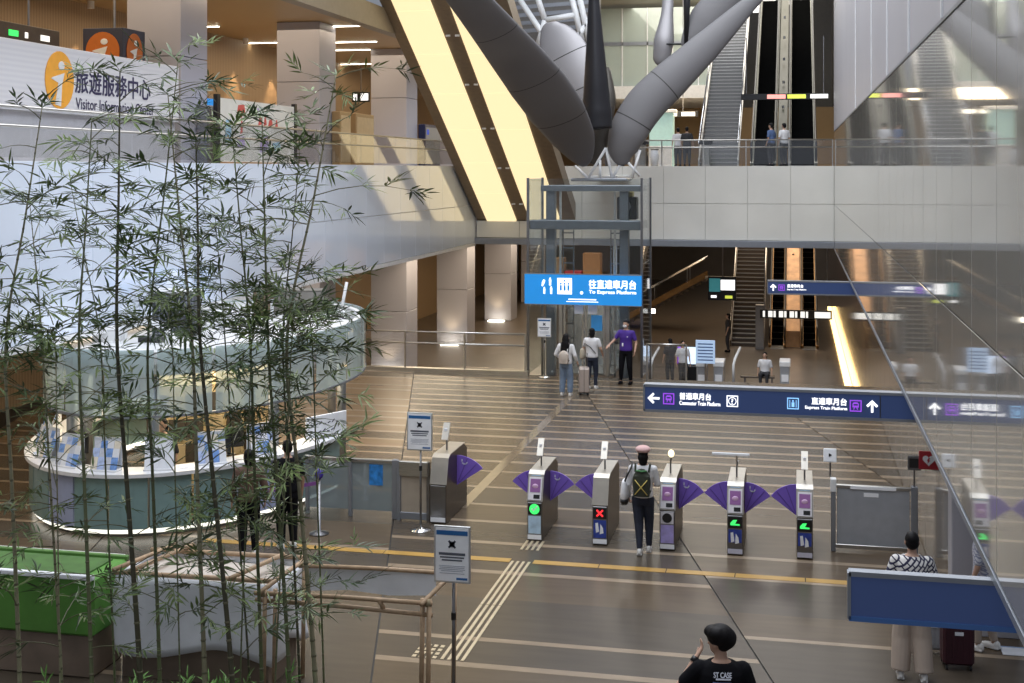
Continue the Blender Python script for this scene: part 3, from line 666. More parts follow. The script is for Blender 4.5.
# left fence
M_gl_f = glass('fence_glass', (.45, .52, .55), .05, .40)
fl = thing('glass_fence', 'grey glass fence with steel top rail left of the gates', 'fence', (-8.2, 20.9, 0))
for i, x0 in enumerate((0, .78)):
    B('pane', M_gl_f, fl, x0 + .03, x0 + .75, -.012, .012, .12, .92); B('post', M_frame, fl, x0 - .03, x0 + .03, -.04, .04, 0, 1.0, bev=.006)
B('post', M_frame, fl, 1.53, 1.62, -.05, .05, 0, 1.0, bev=.006); B('top_rail', M_steel, fl, -.03, 1.6, -.04, .04, .93, .99, bev=.006)
B('sticker', mat('blue_sticker', (.03, .22, .60), .4, var=.4, scale=12), fl, 1.12, 1.36, -.022, -.013, .55, .90); B('sticker', M_paper, fl, .35, .58, -.022, -.013, .84, .93)
ft = thing('steel_wicket', 'steel framed wicket panel with pale top bar beside the brown gate', 'wicket', (-6.53, 20.85, 0))
B('panel', mat('beige_panel', (.40, .34, .27), .4), ft, .03, .48, -.01, .01, .12, .75); B('top_bar', M_steel, ft, 0, .5, -.05, .05, .75, 1.0, bev=.01); B('base_bar', M_frame, ft, 0, .5, -.03, .03, .02, .14, bev=.006)
B('post', M_frame, ft, -.04, .02, -.04, .04, 0, 1.0); B('post', M_steel_d, ft, .48, .53, -.04, .04, 0, 1.0)
# ================================================================== NOTICE STANDS
M_text = mat('grey_print', (.10, .11, .14), .6); M_band = mat('notice_blue', (.02, .13, .36), .5)
def notice(parent, w, h, z0):
    B('frame', mat('aluminium', (.62, .64, .66), .3, .8), parent, -w/2, w/2, -.012, .012, z0, z0 + h, bev=.004)
    sh = B('sheet', M_paper, parent, -w/2 + .02, w/2 - .02, -.016, -.012, z0 + .02, z0 + h - .02)
    B('header', M_band, sh, -w*.43, w*.43, -.018, -.0155, z0 + h*.84, z0 + h*.92)
    zc_ = z0 + h * .68; s_ = w * .13
    for a in (45, -45):
        MB().bar((-s_ * math.cos(R(a)), -.0175, zc_ - s_ * math.sin(R(a))), (s_ * math.cos(R(a)), -.0175, zc_ + s_ * math.sin(R(a))), .003, .022).build('cross_mark', M_text, sh)
    B('mark_dot', M_text, sh, -.03, .03, -.019, -.0155, zc_ - .03, zc_ + .03)
    for k, (zz, ww, hh) in enumerate(((.51, .36, .045), (.45, .33, .025), (.40, .28, .025), (.30, .36, .010), (.27, .34, .010), (.24, .36, .010), (.21, .30, .010), (.17, .34, .010))):
        B('print_line', M_text if k < 3 else mat('print_light', (.35, .38, .45), .6), sh, -w * ww, w * ww, -.018, -.0155, z0 + h * zz - h * hh / 2, z0 + h * zz + h * hh / 2)
    B('footer', M_band, sh, w*.12, w*.42, -.018, -.0155, z0 + h*.06, z0 + h*.10)
def notice_stand(label, loc, z0, w, h, rz=0.):
    t = thing('notice_stand', label, 'notice stand', loc, rz)
    notice(t, w, h, z0)
    MB().lathe([(0, 0), (.17, 0), (.17, .015), (.05, .04), (.02, .06), (0, .06)], 24).build('base', M_chrome, t, smooth=True, loc=(0, .05, 0))
    MB().tube([(0, .05, .05), (0, .05, z0 + .1)], .018, 10).build('pole', M_steel_d, t, smooth=True); MB().tube([(0, .05, .98), (0, .05, 1.06)], .028, 10).build('collar', M_black, t)
    B('clamp', M_steel_d, t, -.03, .03, 0, .07, z0 + .02, z0 + .1)
    return t
notice_stand('white notice on a chrome stand beside the brown gate end', (-6.0, 20.25, 0), 1.32, .43, .62)
notice_stand('white notice on a dark pole beside the bamboo pole frame', (-3.66, 13.6, 0), 1.40, .41, .62)
p_ = G(545, 377); t = notice_stand('small white notice on a post left of the lift doors', (p_.x, p_.y - .1, 0), 1.15, .40, .54)
# barrier post with purple ball and belt by the left fence
bp = thing('belt_barrier', 'queue barrier post with blue top and purple belt near the counter', 'barrier', (-7.55, 19.75, 0))
MB().lathe([(0, 0), (.16, 0), (.16, .02), (.03, .05), (.025, .9), (.0, .9)], 18).build('post', M_steel_d, bp, smooth=True); MB().ell((0, 0, .97), (.07, .07, .09)).build('post_top', mat('violet_cap', (.06, .04, .35), .4), bp, smooth=True)
MB().prism([(-.9, .62), (0, .80), (0, .86), (-.9, .68)], -.004, .004, 'y').build('belt', mat('purple_belt', (.22, .08, .30), .6), bp)
# ================================================================== BRANCHING GREY COLUMN
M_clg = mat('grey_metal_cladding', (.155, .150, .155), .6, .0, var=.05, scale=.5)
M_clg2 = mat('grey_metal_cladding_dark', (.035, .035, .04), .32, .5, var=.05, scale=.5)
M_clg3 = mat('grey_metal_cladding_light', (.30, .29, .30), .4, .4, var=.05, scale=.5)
tc = thing('branching_column', 'grey metal-clad tree column with leaf-shaped branches above the lift', 'column', (-6.9, 45.6, MEZ))
YT = 45.6
def branch(pts, depth, m, seams=(), name='branch', flat=1.):
    """pts: (px, py, half width in photo pixels, Y)"""
    P = []; W = []
    for x_, y_, hw_, Y in pts:
        p = PY(x_, y_, Y); P.append(p - Vector(tc.location)); W.append(hw_ * (Y * 1.02) / FPX)
    # smooth resample
    Q = []; RW = []; n_ = 5
    for i in range(len(P) - 1):
        p0 = P[max(i - 1, 0)]; p1 = P[i]; p2 = P[i + 1]; p3 = P[min(i + 2, len(P) - 1)]
        for k in range(n_):
            t = k / n_
            Q.append(.5 * ((2 * p1) + (-p0 + p2) * t + (2 * p0 - 5 * p1 + 4 * p2 - p3) * t * t + (-p0 + 3 * p1 - 3 * p2 + p3) * t ** 3)); RW.append(W[i] * (1 - t) + W[i + 1] * t)
    Q.append(P[-1]); RW.append(W[-1])
    o = MB().tube(Q, RW, 20, flat=depth, up=(0, 1, 0)).build(name, m, tc, smooth=True)
    for si in seams:
        i = int(si * (len(Q) - 1)); a = Q[i]; d = (Q[min(i + 1, len(Q) - 1)] - Q[i - 1]).normalized()
        MB().tube([a - d * .02, a + d * .02], [RW[i] * 1.006] * 2, 20, flat=depth, up=(0, 1, 0), caps=False).build('seam', M_joint, o)
    return o
branch([(584, 166, 3, 45.4), (581, 156, 13, 45), (573, 138, 22, 44.2), (557, 112, 28, 42.6), (538, 85, 29, 40.9), (512, 52, 26, 38.6), (484, 18, 22, 36.2), (450, -22, 17, 33.6)], .30, M_clg, (.40, .62, .80))
branch([(624, 165, 4, YT), (622, 152, 14, YT), (628, 132, 19, YT), (645, 105, 20, YT + .2), (670, 80, 19, YT + .5), (705, 47, 15, YT + 1), (748, 5, 8, YT + 1.6), (775, -22, 5, YT + 2)], .55, M_clg, (.36, .55))
branch([(598, 129, 14, YT - .8), (597, 112, 15, YT - .8), (596, 80, 12, YT - .9), (595, 40, 8.5, YT - 1), (594, 0, 5.5, YT - 1.1), (594, -25, 5, YT - 1.2)], .9, M_clg2, ())
branch([(594, 164, 4, YT + .4), (597, 150, 9, YT + .4), (600, 128, 11, YT + .5), (603, 100, 13, YT + .8), (600, 70, 10, YT + 1.2)], .6, mat('grey_cladding_brown', (.085, .075, .065), .4, .4), ())
branch([(590, 118, 8, YT + 1.5), (582, 95, 20, YT + 1.6), (572, 72, 27, YT + 1.8), (561, 48, 24, YT + 2), (553, 30, 14, YT + 2.2), (551, 22, 5, YT + 2.2)], .25, M_clg3, (.25, .55))
branch([(660, 66, 2, YT + 3), (661, 60, 8, YT + 3), (664, 40, 10, YT + 3), (667, 15, 6, YT + 3.2), (669, -15, 5, YT + 3.4)], .5, M_clg3, ())
branch([(686, 50, 3, YT + 2.6), (690, 40, 9, YT + 2.6), (705, 20, 16, YT + 2.8), (722, 0, 16, YT + 3), (740, -20, 14, YT + 3.2)], .4, M_clg, ())
MB().tube([PY(686, 50, YT + 2.5) - Vector(tc.location), PY(687, 0, YT + 2.5) - Vector(tc.location), PY(687, -15, YT + 2.5) - Vector(tc.location)], [.07, .13, .13], 12).build('strut', M_clg2, tc, smooth=True)
MB().tube([PY(662, 44, YT + 2.9) - Vector(tc.location), PY(690, 44, YT + 2.6) - Vector(tc.location)], .04, 8).build('tie_rod', M_black, tc)
# white steel base frame of the column
bs = MB()
for a, b in (((588, 178), (606, 148)), ((606, 148), (612, 178)), ((612, 178), (624, 158)), ((640, 176), (624, 158)), ((588, 178), (575, 166)), ((600, 178), (600, 160)), ((632, 178), (640, 150))):
    bs.tube([PY(*a, YT) - Vector(tc.location), PY(*b, YT) - Vector(tc.location)], .05, 8)
bs.build('base_frame', M_white, tc, smooth=True)
MB().box(-.9, 1.1, -.5, .9, -.55, -.44).build('base_plate', M_frame, tc, bev=.03)
MB().box(-.6, .6, .8, 4.4, -.56, -.36).build('base_beam', M_white, tc, bev=.03)
# white roof truss behind it
tr = thing('roof_truss', 'white tubular steel roof truss behind the grey branches', 'truss', tuple(PY(548, 40, 52)))
o_ = tr.location
def Tp(x_, y_, Y=52): return PY(x_, y_, Y) - o_
for a, b in (((520, 0), (560, 60)), ((535, -10), (545, 20)), ((545, 20), (575, 15)), ((545, 20), (538, 45)), ((570, -10), (582, 40)), ((578, -10), (590, 45)), ((560, 60), (590, 20))):
    MB().tube([Tp(*a), Tp(*b)], .12, 10).build('truss_tube', M_white, tr, smooth=True)
for i in range(6):
    MB().bar(Tp(512, -8 + i * 8, 54), Tp(590, -14 + i * 8, 54), .08, .16).build('roof_slat', M_frame, tr)
MB().tube([Tp(538, 45), Tp(538, 100)], .10, 10).build('truss_post', M_white, tr, smooth=True)
struct(MB().box(-12.4, -3.9, 56.5, 57, 10.2, 16).build('wall_roof_rear', mat('roof_dim', (.20, .19, .18), .6)), 'dim wall behind the white roof truss', 'wall')
bpy.data.objects['wall_roof_rear'].data.transform(Matrix.Translation((-4.6, 0, 0)))
# ================================================================== ESCALATORS AND STAIRS
M_step = mat('escalator_step', (.004, .004, .004), .9, .0, var=.2, spec=.1)
M_balu = glass('balustrade_glass', (.75, .78, .75), .0, .0)
M_balug = mat('balustrade_gold', (.40, .24, .10), .22, .7, var=.2, scale=2)
M_balud = mat('balustrade_deck', (.30, .30, .26), .35, .4, var=.15, scale=3)
def escalator(label, x0, x1, Y0, z0, run, deckm, group):
    t = thing('escalator', label, 'escalator', (x0, Y0, z0)); w_ = x1 - x0
    up = Vector((0, math.cos(R(30)), math.sin(R(30)))); rise = run * T30
    st = MB(); n_ = int(run / .4)
    for i in range(n_): st.box(.1, w_ - .1, i * .4, i * .4 + .42, i * .4 * T30 - .25, i * .4 * T30 + .02)
    st.build('steps', M_step, t)
    MB().prism([(-.5, -.25), (0, -.25), (run, rise - .25), (run, rise - .9), (.4, -.9 if z0 > 2 else -.25), (-.5, -.28)], 0, w_, 'x').build('truss', M_dkbrown, t)
    for xx in (0.0, w_ - .06):
        MB().prism([(-.6, .05), (.2, .25), (run, rise + .2), (run, rise + .95), (.2, 1.0), (-.5, .95), (-.75, .6)], xx + .02, xx + .04, 'x').build('balustrade', M_balu if deckm is M_balud else M_balug, t)
        MB().tube([(xx + .03, -.55, .2), (xx + .03, -.8, .5), (xx + .03, -.75, .85), (xx + .03, -.4, .98), (xx + .03, .2, 1.05), (xx + .03, run, rise + 1.0)], .045, 8).build('handrail', M_black, t, smooth=True)
        MB().prism([(-.4, -.0), (.1, .06), (run, rise + .06), (run, rise + .24), (.1, .26), (-.5, .12)], xx - .03, xx + .09, 'x').build('skirt', deckm, t)
    B('landing_plate', M_steel, t, .05, w_ - .05, -.9, 0, -.02, .02)
    return t
def stairs(label, x0, x1, Y0, z0, n_, tm, rm):
    t = thing('staircase', label, 'stairs', (x0, Y0, z0)); w_ = x1 - x0
    tm_ = MB().box(0, w_, 0, .34, -.165, 0).mesh('tread', tm, .004); nm = MB().box(0, w_, -.006, .03, -.03, .003).mesh('nosing', M_steel)
    for i in range(n_):
        s_ = link('tread', tm_, t, (0, i * .29, (i + 1) * .167)); link('nosing', nm, s_, (0, 0, 0))
    run = n_ * .29; rise = n_ * .167
    for xx in (-.04, w_ + .04):
        MB().prism([(-.1, 0), (run, rise), (run, rise + .25), (-.1, .25)], xx - .03, xx + .03, 'x').build('stringer', rm, t)
        MB().tube([(xx, -.2, .9), (xx, run, rise + .95)], .03, 8).build('handrail', M_chrome, t, smooth=True)
        for k in range(0, n_, 6): B('baluster', M_steel, t, xx - .012, xx + .012, k * .29, k * .29 + .024, k * .167 + .2, k * .167 + .95)
    return t
escalator('upper escalator between the grey stair and the pale divider', -1.72, -.78, 51.6, MEZ, 15, M_balud, 'upper escalators')
escalator('upper escalator between the pale divider and the right wall', -.28, .78, 51.6, MEZ, 15, M_balud, 'upper escalators')
dv = thing('escalator_divider', 'sloping pale green divider between the two upper escalators', 'divider', (-.70, 51.6, MEZ))
MB().prism([(-.2, 0), (15, 15 * T30), (15, 15 * T30 + .4), (-.2, .7)], 0, .36, 'x').build('sloping_deck', mat('pale_divider', (.11, .105, .072), .35, var=.12, scale=2), dv)
for i in range(8):
    y_ = .8 + i * 2.0; MB().tube([(.18, y_, y_ * T30 + .78), (.18, y_, y_ * T30 + .90)], .05, 10).build('stud', M_steel_d, dv)
stairs('grey upper stair with steel nosings left of the escalators', -3.70, -2.26, 51.3, MEZ, 56, mat('stair_grey', (.20, .20, .20), .5), M_steel)
escalator('lower escalator beside the dark lower stair', -1.14, -.45, 57.6, LOWZ, 12.4, M_balug, 'lower escalators')
escalator('lower escalator beside the glowing gold strip', .22, .92, 57.6, LOWZ, 12.4, M_balug, 'lower escalators')
dv = thing('escalator_divider', 'gold lit divider between the two lower escalators', 'divider', (-.42, 57.6, LOWZ))
MB().prism([(-.2, 0), (12.4, 12.4 * T30), (12.4, 12.4 * T30 + .8), (-.2, .7)], 0, .58, 'x').build('sloping_deck', mat('gold_divider', (.50, .28, .13), .3, .3, var=.25, scale=2.5), dv)
for i in range(6): MB().tube([(.29, 1 + i * 2, (1 + i * 2) * T30 + .74), (.29, 1 + i * 2, (1 + i * 2) * T30 + .84)], .05, 10).build('stud', M_steel_d, dv)
stairs('dark lower stair with grey nosings under the far balcony', -2.75, -1.42, 57.2, LOWZ, 42, mat('stair_dark', (.09, .075, .065), .5), M_dkbrown)
ss = stairs('side stair with gold handrails in the lower hall left of the screens', 0, 1.6, 0, 0, 15, mat('stair_dark', (.09, .075, .065), .5), M_balug)
ss.location = (-8.6, 64, LOWZ); ss.rotation_euler = (0, 0, R(-90))
for i, (px_, lab) in enumerate(((764, 'white lamp over the head of the upper escalator beside the grey stair'), (801, 'white lamp over the head of the upper escalator beside the right wall'))):
    a = PY(px_, 6, 67.5); t = thing('escalator_lamp', lab, 'lamp', (a.x, 67.5, a.z)); B('lamp_body', M_white, t, -.6, .6, 0, .3, .12, .3, bev=.02); B('diffuser', M_litwhite, t, -.56, .56, -.01, .28, -.3, .12)
    MB().tube([(0, .15, .3), (0, .15, 4.6)], .03, 8).build('hanger', M_steel_d, t)
# sign bars
def sign_bar(label, Y, xa, xb, y0, y1, segs):
    a = PY(xa, y1, Y); b = PY(xb, y0, Y); t = thing('sign_bar', label, 'sign', (a.x, Y, a.z)); L = b.x - a.x; h = b.z - a.z
    B('housing', M_black, t, 0, L, 0, .12, 0, h, bev=.008)
    for s0, s1, m in segs: B('lit_panel', m, t, L * s0, L * s1, -.012, 0, h * .15, h * .85)
    return t, L, h
M_lr = mat('lit_red', (.9, .35, .3), .5, emit=.9, ecol=(1, .35, .3)); M_ly = mat('lit_lime', (.6, .65, .1), .5, emit=.8, ecol=(.62, .7, .08)); M_lw = mat('lit_dimwhite', (.8, .8, .76), .5, emit=.8, ecol=(1, 1, .95))
t, L, h = sign_bar('dark sign bar with red, lime and white panels across the upper escalators', 51.0, 741, 829, 93, 100, ((.30, .51, M_lr), (.53, .74, M_ly), (.79, .99, M_lw)))
for xx in (.2, L - .2): MB().tube([(xx, .06, h), (xx, .06, h + 2.2)], .02, 6).build('hanger', M_steel_d, t)
t, L, h = sign_bar('slim black sign bar with white lettering across the lower escalators', 56.0, 760, 832, 311, 318, tuple((.04 + .075 * k, .04 + .075 * k + (.03 + .03 * (k % 2)), M_lw) for k in range(9)) + ((.76, .98, M_lw),))
for xx in (.2, L - .2): MB().tube([(xx, .06, h), (xx, .06, 5.75 - t.location.z)], .02, 6).build('hanger', M_steel_d, t)
t, L, h = sign_bar('dark sign bar with a lit white panel above the far mezzanine shop', 66.0, 668, 698, 111, 117, ((.1, .3, M_lw), (.45, .9, M_lw)))
MB().tube([(L / 2, .06, h), (L / 2, .06, 15.2 - t.location.z)], .02, 6).build('hanger', M_steel_d, t)
t, L, h = sign_bar('small lit sign box under the far balcony beside the lift', 51.5, 641, 656, 308, 314, ((.02, .45, M_litwhite), (.6, .95, M_strip)))
MB().tube([(L / 2, .06, h), (L / 2, .06, 5.75 - t.location.z)], .02, 6).build('hanger', M_steel_d, t)
a = PY(708, 300, 54); t = thing('departure_display', 'hanging black departure display with white and teal screens', 'display', (a.x, 54, a.z))
B('housing', M_black, t, 0, 1.15, 0, .2, 0, .98, bev=.01); B('screen', M_litwhite, t, .52, 1.1, -.01, 0, .42, .85); B('screen', mat('teal_screen', (.05, .25, .28), .4, emit=.4, ecol=(.05, .25, .28)), t, .05, .5, -.01, 0, .35, .9); B('text_line', M_litwhite, t, .12, .35, -.012, 0, .1, .2); B('text_line', M_ly, t, .7, 1.0, -.012, 0, .08, .2)
MB().tube([(.6, .1, .98), (.6, .1, 5.75 - a.z)], .03, 8).build('hanger', M_steel_d, t)
# ================================================================== LOWER HALL furnishings
a = G(692, 384, LOWZ); t = thing('information_screen', 'bright wide screen on a dark plinth in the lower hall', 'screen', (a.x, a.y, LOWZ))
B('plinth', M_black, t, -.45, .45, 0, .3, 0, .65, bev=.02); B('screen_frame', M_black, t, -.55, .55, .05, .15, .68, 1.35, bev=.01); B('screen', mat('screen_picture', (.6, .7, .95), .4, emit=1.0, ecol=(.6, .75, 1), var=.5, scale=3), t, -.52, .52, .035, .05, .71, 1.32); B('screen_edge', M_litpurple, t, -.52, -.3, .03, .035, .71, 1.32); B('neck', M_black, t, -.08, .08, .05, .15, .6, .7)
a = G(709, 385, LOWZ); t = thing('information_board', 'pale blue information board on a post in the lower hall', 'notice board', (a.x, a.y - 1.9, LOWZ))
B('board', mat('board_blue', (.42, .58, .80), .5, emit=.35, ecol=(.5, .65, .9)), t, -.33, .33, -.02, .02, 1.05, 1.85, bev=.01)
for k in range(6): B('text_row', mat('board_print', (.08, .16, .35), .5), t, -.26, .26, -.024, -.02, 1.15 + k * .11, 1.19 + k * .11)
MB().tube([(0, 0, 0), (0, 0, 1.05)], .03, 8).build('post', M_steel, t); MB().lathe([(0, 0), (.2, 0), (.2, .03), (0, .03)], 16).build('base', M_steel, t)
for i, (px_, lab) in enumerate(((702, 'pale lower gate pillar left of the information board'), (719, 'pale lower gate pillar right of the information board'), (785, 'pale lower gate pillar at the foot of the lower escalators'))):
    a = G(px_, 389, LOWZ); t = thing('gate_pillar', lab, 'gate pillar', (a.x, a.y - .3, LOWZ))
    B('body', mat('pillar_grey', (.42, .44, .48), .3, .4), t, -.17, .17, 0, .9, 0, .82, bev=.02); B('cap', M_white, t, -.19, .19, -.02, .92, .82, 1.0, bev=.02); B('front_label', M_paper, t, -.12, .12, -.012, 0, .3, .55)
for i, (px_, lab) in enumerate(((652, 'white handrail end left of the information screen'), (734, 'white handrail end at the foot of the lower stair'))):
    a = G(px_, 384, LOWZ); t = thing('handrail_end', lab, 'handrail', (a.x, a.y - .4, LOWZ))
    MB().tube([(0, 0, .1), (0, 0, .75), (.05, .2, .95), (.2, .9, 1.25)], .05, 8).build('rail', M_white, t, smooth=True); B('foot', M_steel_d, t, -.12, .12, -.1, .1, 0, .12); MB().prism([(0, .1), (.9, .1), (.9, 1.2), (.1, .8)], .0, .015, 'x').build('pane', M_glass, t)
a = G(762, 386, LOWZ); t = thing('bench', 'dark bench before the lower stair', 'bench', (a.x, a.y - .2, LOWZ)); B('seat', M_dkbrown, t, -.75, .45, 0, .45, .30, .36, bev=.01); 
for xx in (-.6, .35): B('leg', M_steel_d, t, xx - .03, xx + .03, .05, .4, 0, .30)
a = PY(775, 380, 55); t = thing('service_cabinet', 'tall grey cabinet beside the lower escalator', 'cabinet', (-1.52, 56.3, LOWZ)); B('body', mat('cab_grey', (.25, .25, .26), .5), t, -.18, .18, 0, .5, 0, 1.9, bev=.01); B('door', mat('cab_grey2', (.30, .30, .31), .5), t, -.16, .16, -.015, 0, .1, 1.8, bev=.004)
# red crate and stored goods behind the lift
for i, (x_, m_, lab) in enumerate(((-9.1, mat('carton', (.36, .22, .10), .7), 'brown carton behind the lift beside the orange crate'), (-7.68, mat('orange_crate', (.50, .22, .06), .6), 'orange crate stack behind the lift'), (-8.4, mat('red_crate', (.55, .05, .06), .5), 'red crate between the cartons behind the lift'))):
    t = thing('storage_crate', lab, 'crate', (x_, 49.4, LOWZ)); hgt = (4.3, 4.5, 3.8)[i]
    for k in range(4): B('box', m_ if k == 3 else mat('carton_dull', (.13, .10, .075), .7), t, -.34, .34, -.3, .25, k * hgt / 4 + .004, (k + 1) * hgt / 4 - .004, bev=.02)
# ================================================================== FAR MEZZANINE furnishings
a = PY(670, 165, 64); t = thing('glass_booth', 'pale teal glass booth on the far mezzanine', 'booth', (a.x, 62, MEZ))
M_teal = mat('teal_panel', (.42, .62, .58), .3, emit=.25, ecol=(.42, .62, .58))
B('back_panel', M_teal, t, -.8, .35, 0, .05, 0, 2.6, bev=.01); B('roof', M_white, t, -.9, .5, -.3, .6, 2.6, 2.75, bev=.02); B('side_panel', M_teal, t, .3, .35, .05, .6, 0, 2.6); B('counter', M_white, t, -.8, .3, -.3, -.05, 0, 1.0, bev=.02)
for i, (px_, lab) in enumerate(((642, 'low steel turnstile on the far mezzanine beside the column'), (706, 'steel post box at the foot of the upper stair'))):
    a = PY(px_, 160, 50.9); t = thing('mezzanine_pillar', lab, 'pillar', (a.x, 50.9, MEZ)); B('body', M_steel, t, -.16, .16, -.15, .15, 0, .85, bev=.02); B('cap', M_black, t, -.26, .26, -.18, .18, .85, 1.0, bev=.02)
for i in range(7):
    rnd = random.Random(i + 3); px_ = 612 + i * 7.5; a = PY(px_, 160, 58); t = thing('shop_goods', ['round dark planter on the far mezzanine', 'pale stool on the far mezzanine', 'dark stool on the far mezzanine', 'brown basket on the far mezzanine', 'pale bin on the far mezzanine', 'dark bin beside the teal booth', 'pale box beside the teal booth'][i], 'goods', (a.x, 57 - (i % 2) * 1.2, MEZ))
    h_ = rnd.uniform(.5, 1.0); m_ = [M_dkbrown, M_white, M_black, M_wood, M_white, M_black, M_paper][i]
    MB().lathe([(0, 0), (.16, 0), (.2, h_ * .6), (.17, h_), (0, h_)], 12).build('body', m_, t, smooth=True); MB().lathe([(.0, h_), (.18, h_), (.18, h_ + .04), (0, h_ + .04)], 12).build('rim', M_steel_d, t)
area('mezzanine_far_fill', (-6, 66, 9.6), 8, 10, 1100, (1, .78, .50))  # unseen lamp added to brighten the hall behind the far balcony
# ================================================================== LEFT MEZZANINE
M_vis = wave_mat('visitor_board', (.70, .70, .74), (.76, .76, .79), 3.2, .4, 'Z')
vs = thing('visitor_board', 'long white board lettered for visitor information behind the left railing', 'sign', (-14.0, 20.0, MEZ))
XB = -14.0
B('board', M_vis, vs, -.15, 0, -7, 7.6, .95, 2.25, bev=.01)
B('lower_panel', mat('visitor_lower', (.52, .52, .56), .35), vs, -.17, -.1, -7, 7.6, 0, .95)
M_or = mat('orange_disc', (.80, .36, .035), .5, emit=.08); M_ink = mat('ink_navy', (.035, .03, .09), .6); M_or2 = mat('orange_disc_deep', (.55, .15, .02), .5)
def info_disc(parent, c, ry, rz, m, rot, mark=M_white):
    d = MB().lathe([(0, 0), (1, 0), (1, .012), (0, .012)], 32)
    d.v = [(v[0] * ry, v[1] * rz, v[2]) for v in d.v]; dd = d.build('info_disc', m, parent, loc=c, rot=rot)
    MB().ell((.10 * ry, .5 * rz, .016), (.22 * ry, .16 * rz, .008)).build('info_dot', mark, dd, smooth=True)
    MB().prism([(-.62 * ry, .02 * rz), (-.5 * ry, .08 * rz), (.30 * ry, .26 * rz), (.12 * ry, -.2 * rz), (.06 * ry, -.92 * rz), (-.34 * ry, -.86 * rz), (-.12 * ry, -.1 * rz)], .012, .020, 'z').build('info_stem', mark, dd)
RX = (R(90), 0, R(90))
pa = PX(45, 84, XB); pb = PX(73, 82, XB); cy = (PX(46, 80, XB).y + PX(72, 85, XB).y) / 2
info_disc(vs, (.004, cy - 20.0, 1.60), .50, .56, M_or, RX)
ya, yb = PX(75, 80, XB).y - 20, PX(150, 80, XB).y - 20
text('旅遊服務中心', M_ink, vs, (.006, (ya + yb) / 2, 1.62), yb - ya, .46, rot=RX, bold=.012)
text('Visitor Information Center', M_ink, vs, (.006, (ya + yb) / 2 + .1, 1.18), (yb - ya) * 1.05, .22, rot=RX, bold=.01)
cu = thing('information_cube', 'dark cube sign with orange information discs above the white board', 'sign', (-14.75, 26.4, 8.05))
B('cube', mat('cube_navy', (.035, .04, .07), .4), cu, -1.0, .0, 0, 1.0, 0, 1.05, bev=.01)
info_disc(cu, (.004, .5, .52), .36, .44, M_or2, RX); info_disc(cu, (-.5, -.004, .52), .42, .44, M_or2, (R(90), 0, 0))
MB().tube([(-.5, .5, 1.05), (-.5, .5, CEIL - 8.05)], .03, 8).build('hanger', M_steel_d, cu)
hs = thing('hanging_sign', 'long dark hanging sign with small lit symbols beside the cube sign', 'sign', (-15.4, 16.5, 8.42))
B('housing', M_dkbrown, hs, -.2, 0, 0, 8.4, 0, .45, bev=.01)
for k in range(14): B('lit_symbol', (M_lw, M_lw, M_green)[k % 3], hs, .0, .012, .4 + k * .56, .50 + k * .56 + .22 * (k % 2), .18, .30)
for yy in (1, 7.4): MB().tube([(-.1, yy, .45), (-.1, yy, CEIL - 8.42)], .025, 6).build('hanger', M_steel_d, hs)
po = thing('poster_stand', 'pale illustrated poster board in a dark frame behind the railing', 'poster', (-13.6, 28.9, MEZ))
M_poster = mat('poster_print', (.76, .74, .68), .5, var=.08, scale=1.5)
B('board', M_poster, po, -.04, 0, 0, 4.75, .05, 1.6); B('frame_post', M_black, po, -.08, .03, -.16, 0, 0, 1.68); B('frame_post', M_black, po, -.08, .03, 4.75, 4.9, 0, 1.68)
M_pred = mat('print_red', (.60, .10, .08), .6); M_ppur = mat('print_violet', (.45, .35, .60), .6); M_pblue = mat('print_blue', (.35, .55, .70), .6)
for y0, y1, z0, z1, m_ in ((1.0, 1.5, 1.25, 1.5, M_pred), (1.2, 1.35, .75, 1.25, M_pred), (2.3, 2.55, 1.0, 1.25, M_pred), (2.65, 2.85, 1.0, 1.3, M_pred), (2.95, 3.25, 1.0, 1.2, M_pred), (3.4, 3.6, .95, 1.2, M_pred), (1.0, 1.5, .4, .7, M_ppur), (2.4, 3.0, .3, .75, M_ppur), (3.2, 3.8, .35, .6, M_pblue), (.3, .7, .5, 1.1, M_pblue), (2.0, 2.4, 1.35, 1.45, M_ppur)):
    MB().prism([(y0, z0), (y1, z0 + .04), (y1 - .06, z1), (y0 + .08, z1 - .03)], .001, .006, 'x').build('print_patch', m_, po)
for i, (px0, px1, yt, lab, m_) in enumerate(((340, 351, 111, 'pale wood locker beside the dark gap on the mezzanine', M_wood), (356, 374, 113, 'wide pale wood locker near the slanting bands', M_wood), (207, 216, 105, 'slim grey kiosk with blue header beside the poster stand', M_frame), (425, 440, 124, 'dark blue service box at the end of the left mezzanine', mat('box_navy', (.01, .015, .06), .4)))):
    XX = -13.9; a = PX(px0, yt, XX); b = PX(px1, yt, XX); t = thing('mezzanine_cabinet', lab, 'cabinet', (XX, a.y, MEZ)); w_ = b.y - a.y; h_ = a.z - MEZ
    B('body', m_ if i != 1 else M_wood, t, -.27, 0, 0, w_, 0, h_, bev=.02); B('door', mat('pale_ply', (.62, .48, .30), .4) if i < 2 else M_frame, t, 0, .015, .08, w_ - .08, .1, h_ - .12, bev=.004)
    if i == 2: B('header', M_blue, t, 0, .02, 0, w_, h_, h_ + .16)
    if i == 3: B('lens', mat('lens_blue', (.05, .1, .5), .2, emit=.4), t, 0, .02, .2, .5, h_ - .4, h_ - .2)
t, L, h = sign_bar('small dark sign with two white lamps under the mezzanine ceiling', 52.0, 352, 369, 92, 102, ((.08, .3, M_litwhite), (.5, .95, M_litwhite)))
MB().tube([(L / 2, .06, h), (L / 2, .06, CEIL - t.location.z)], .02, 6).build('hanger', M_steel_d, t)
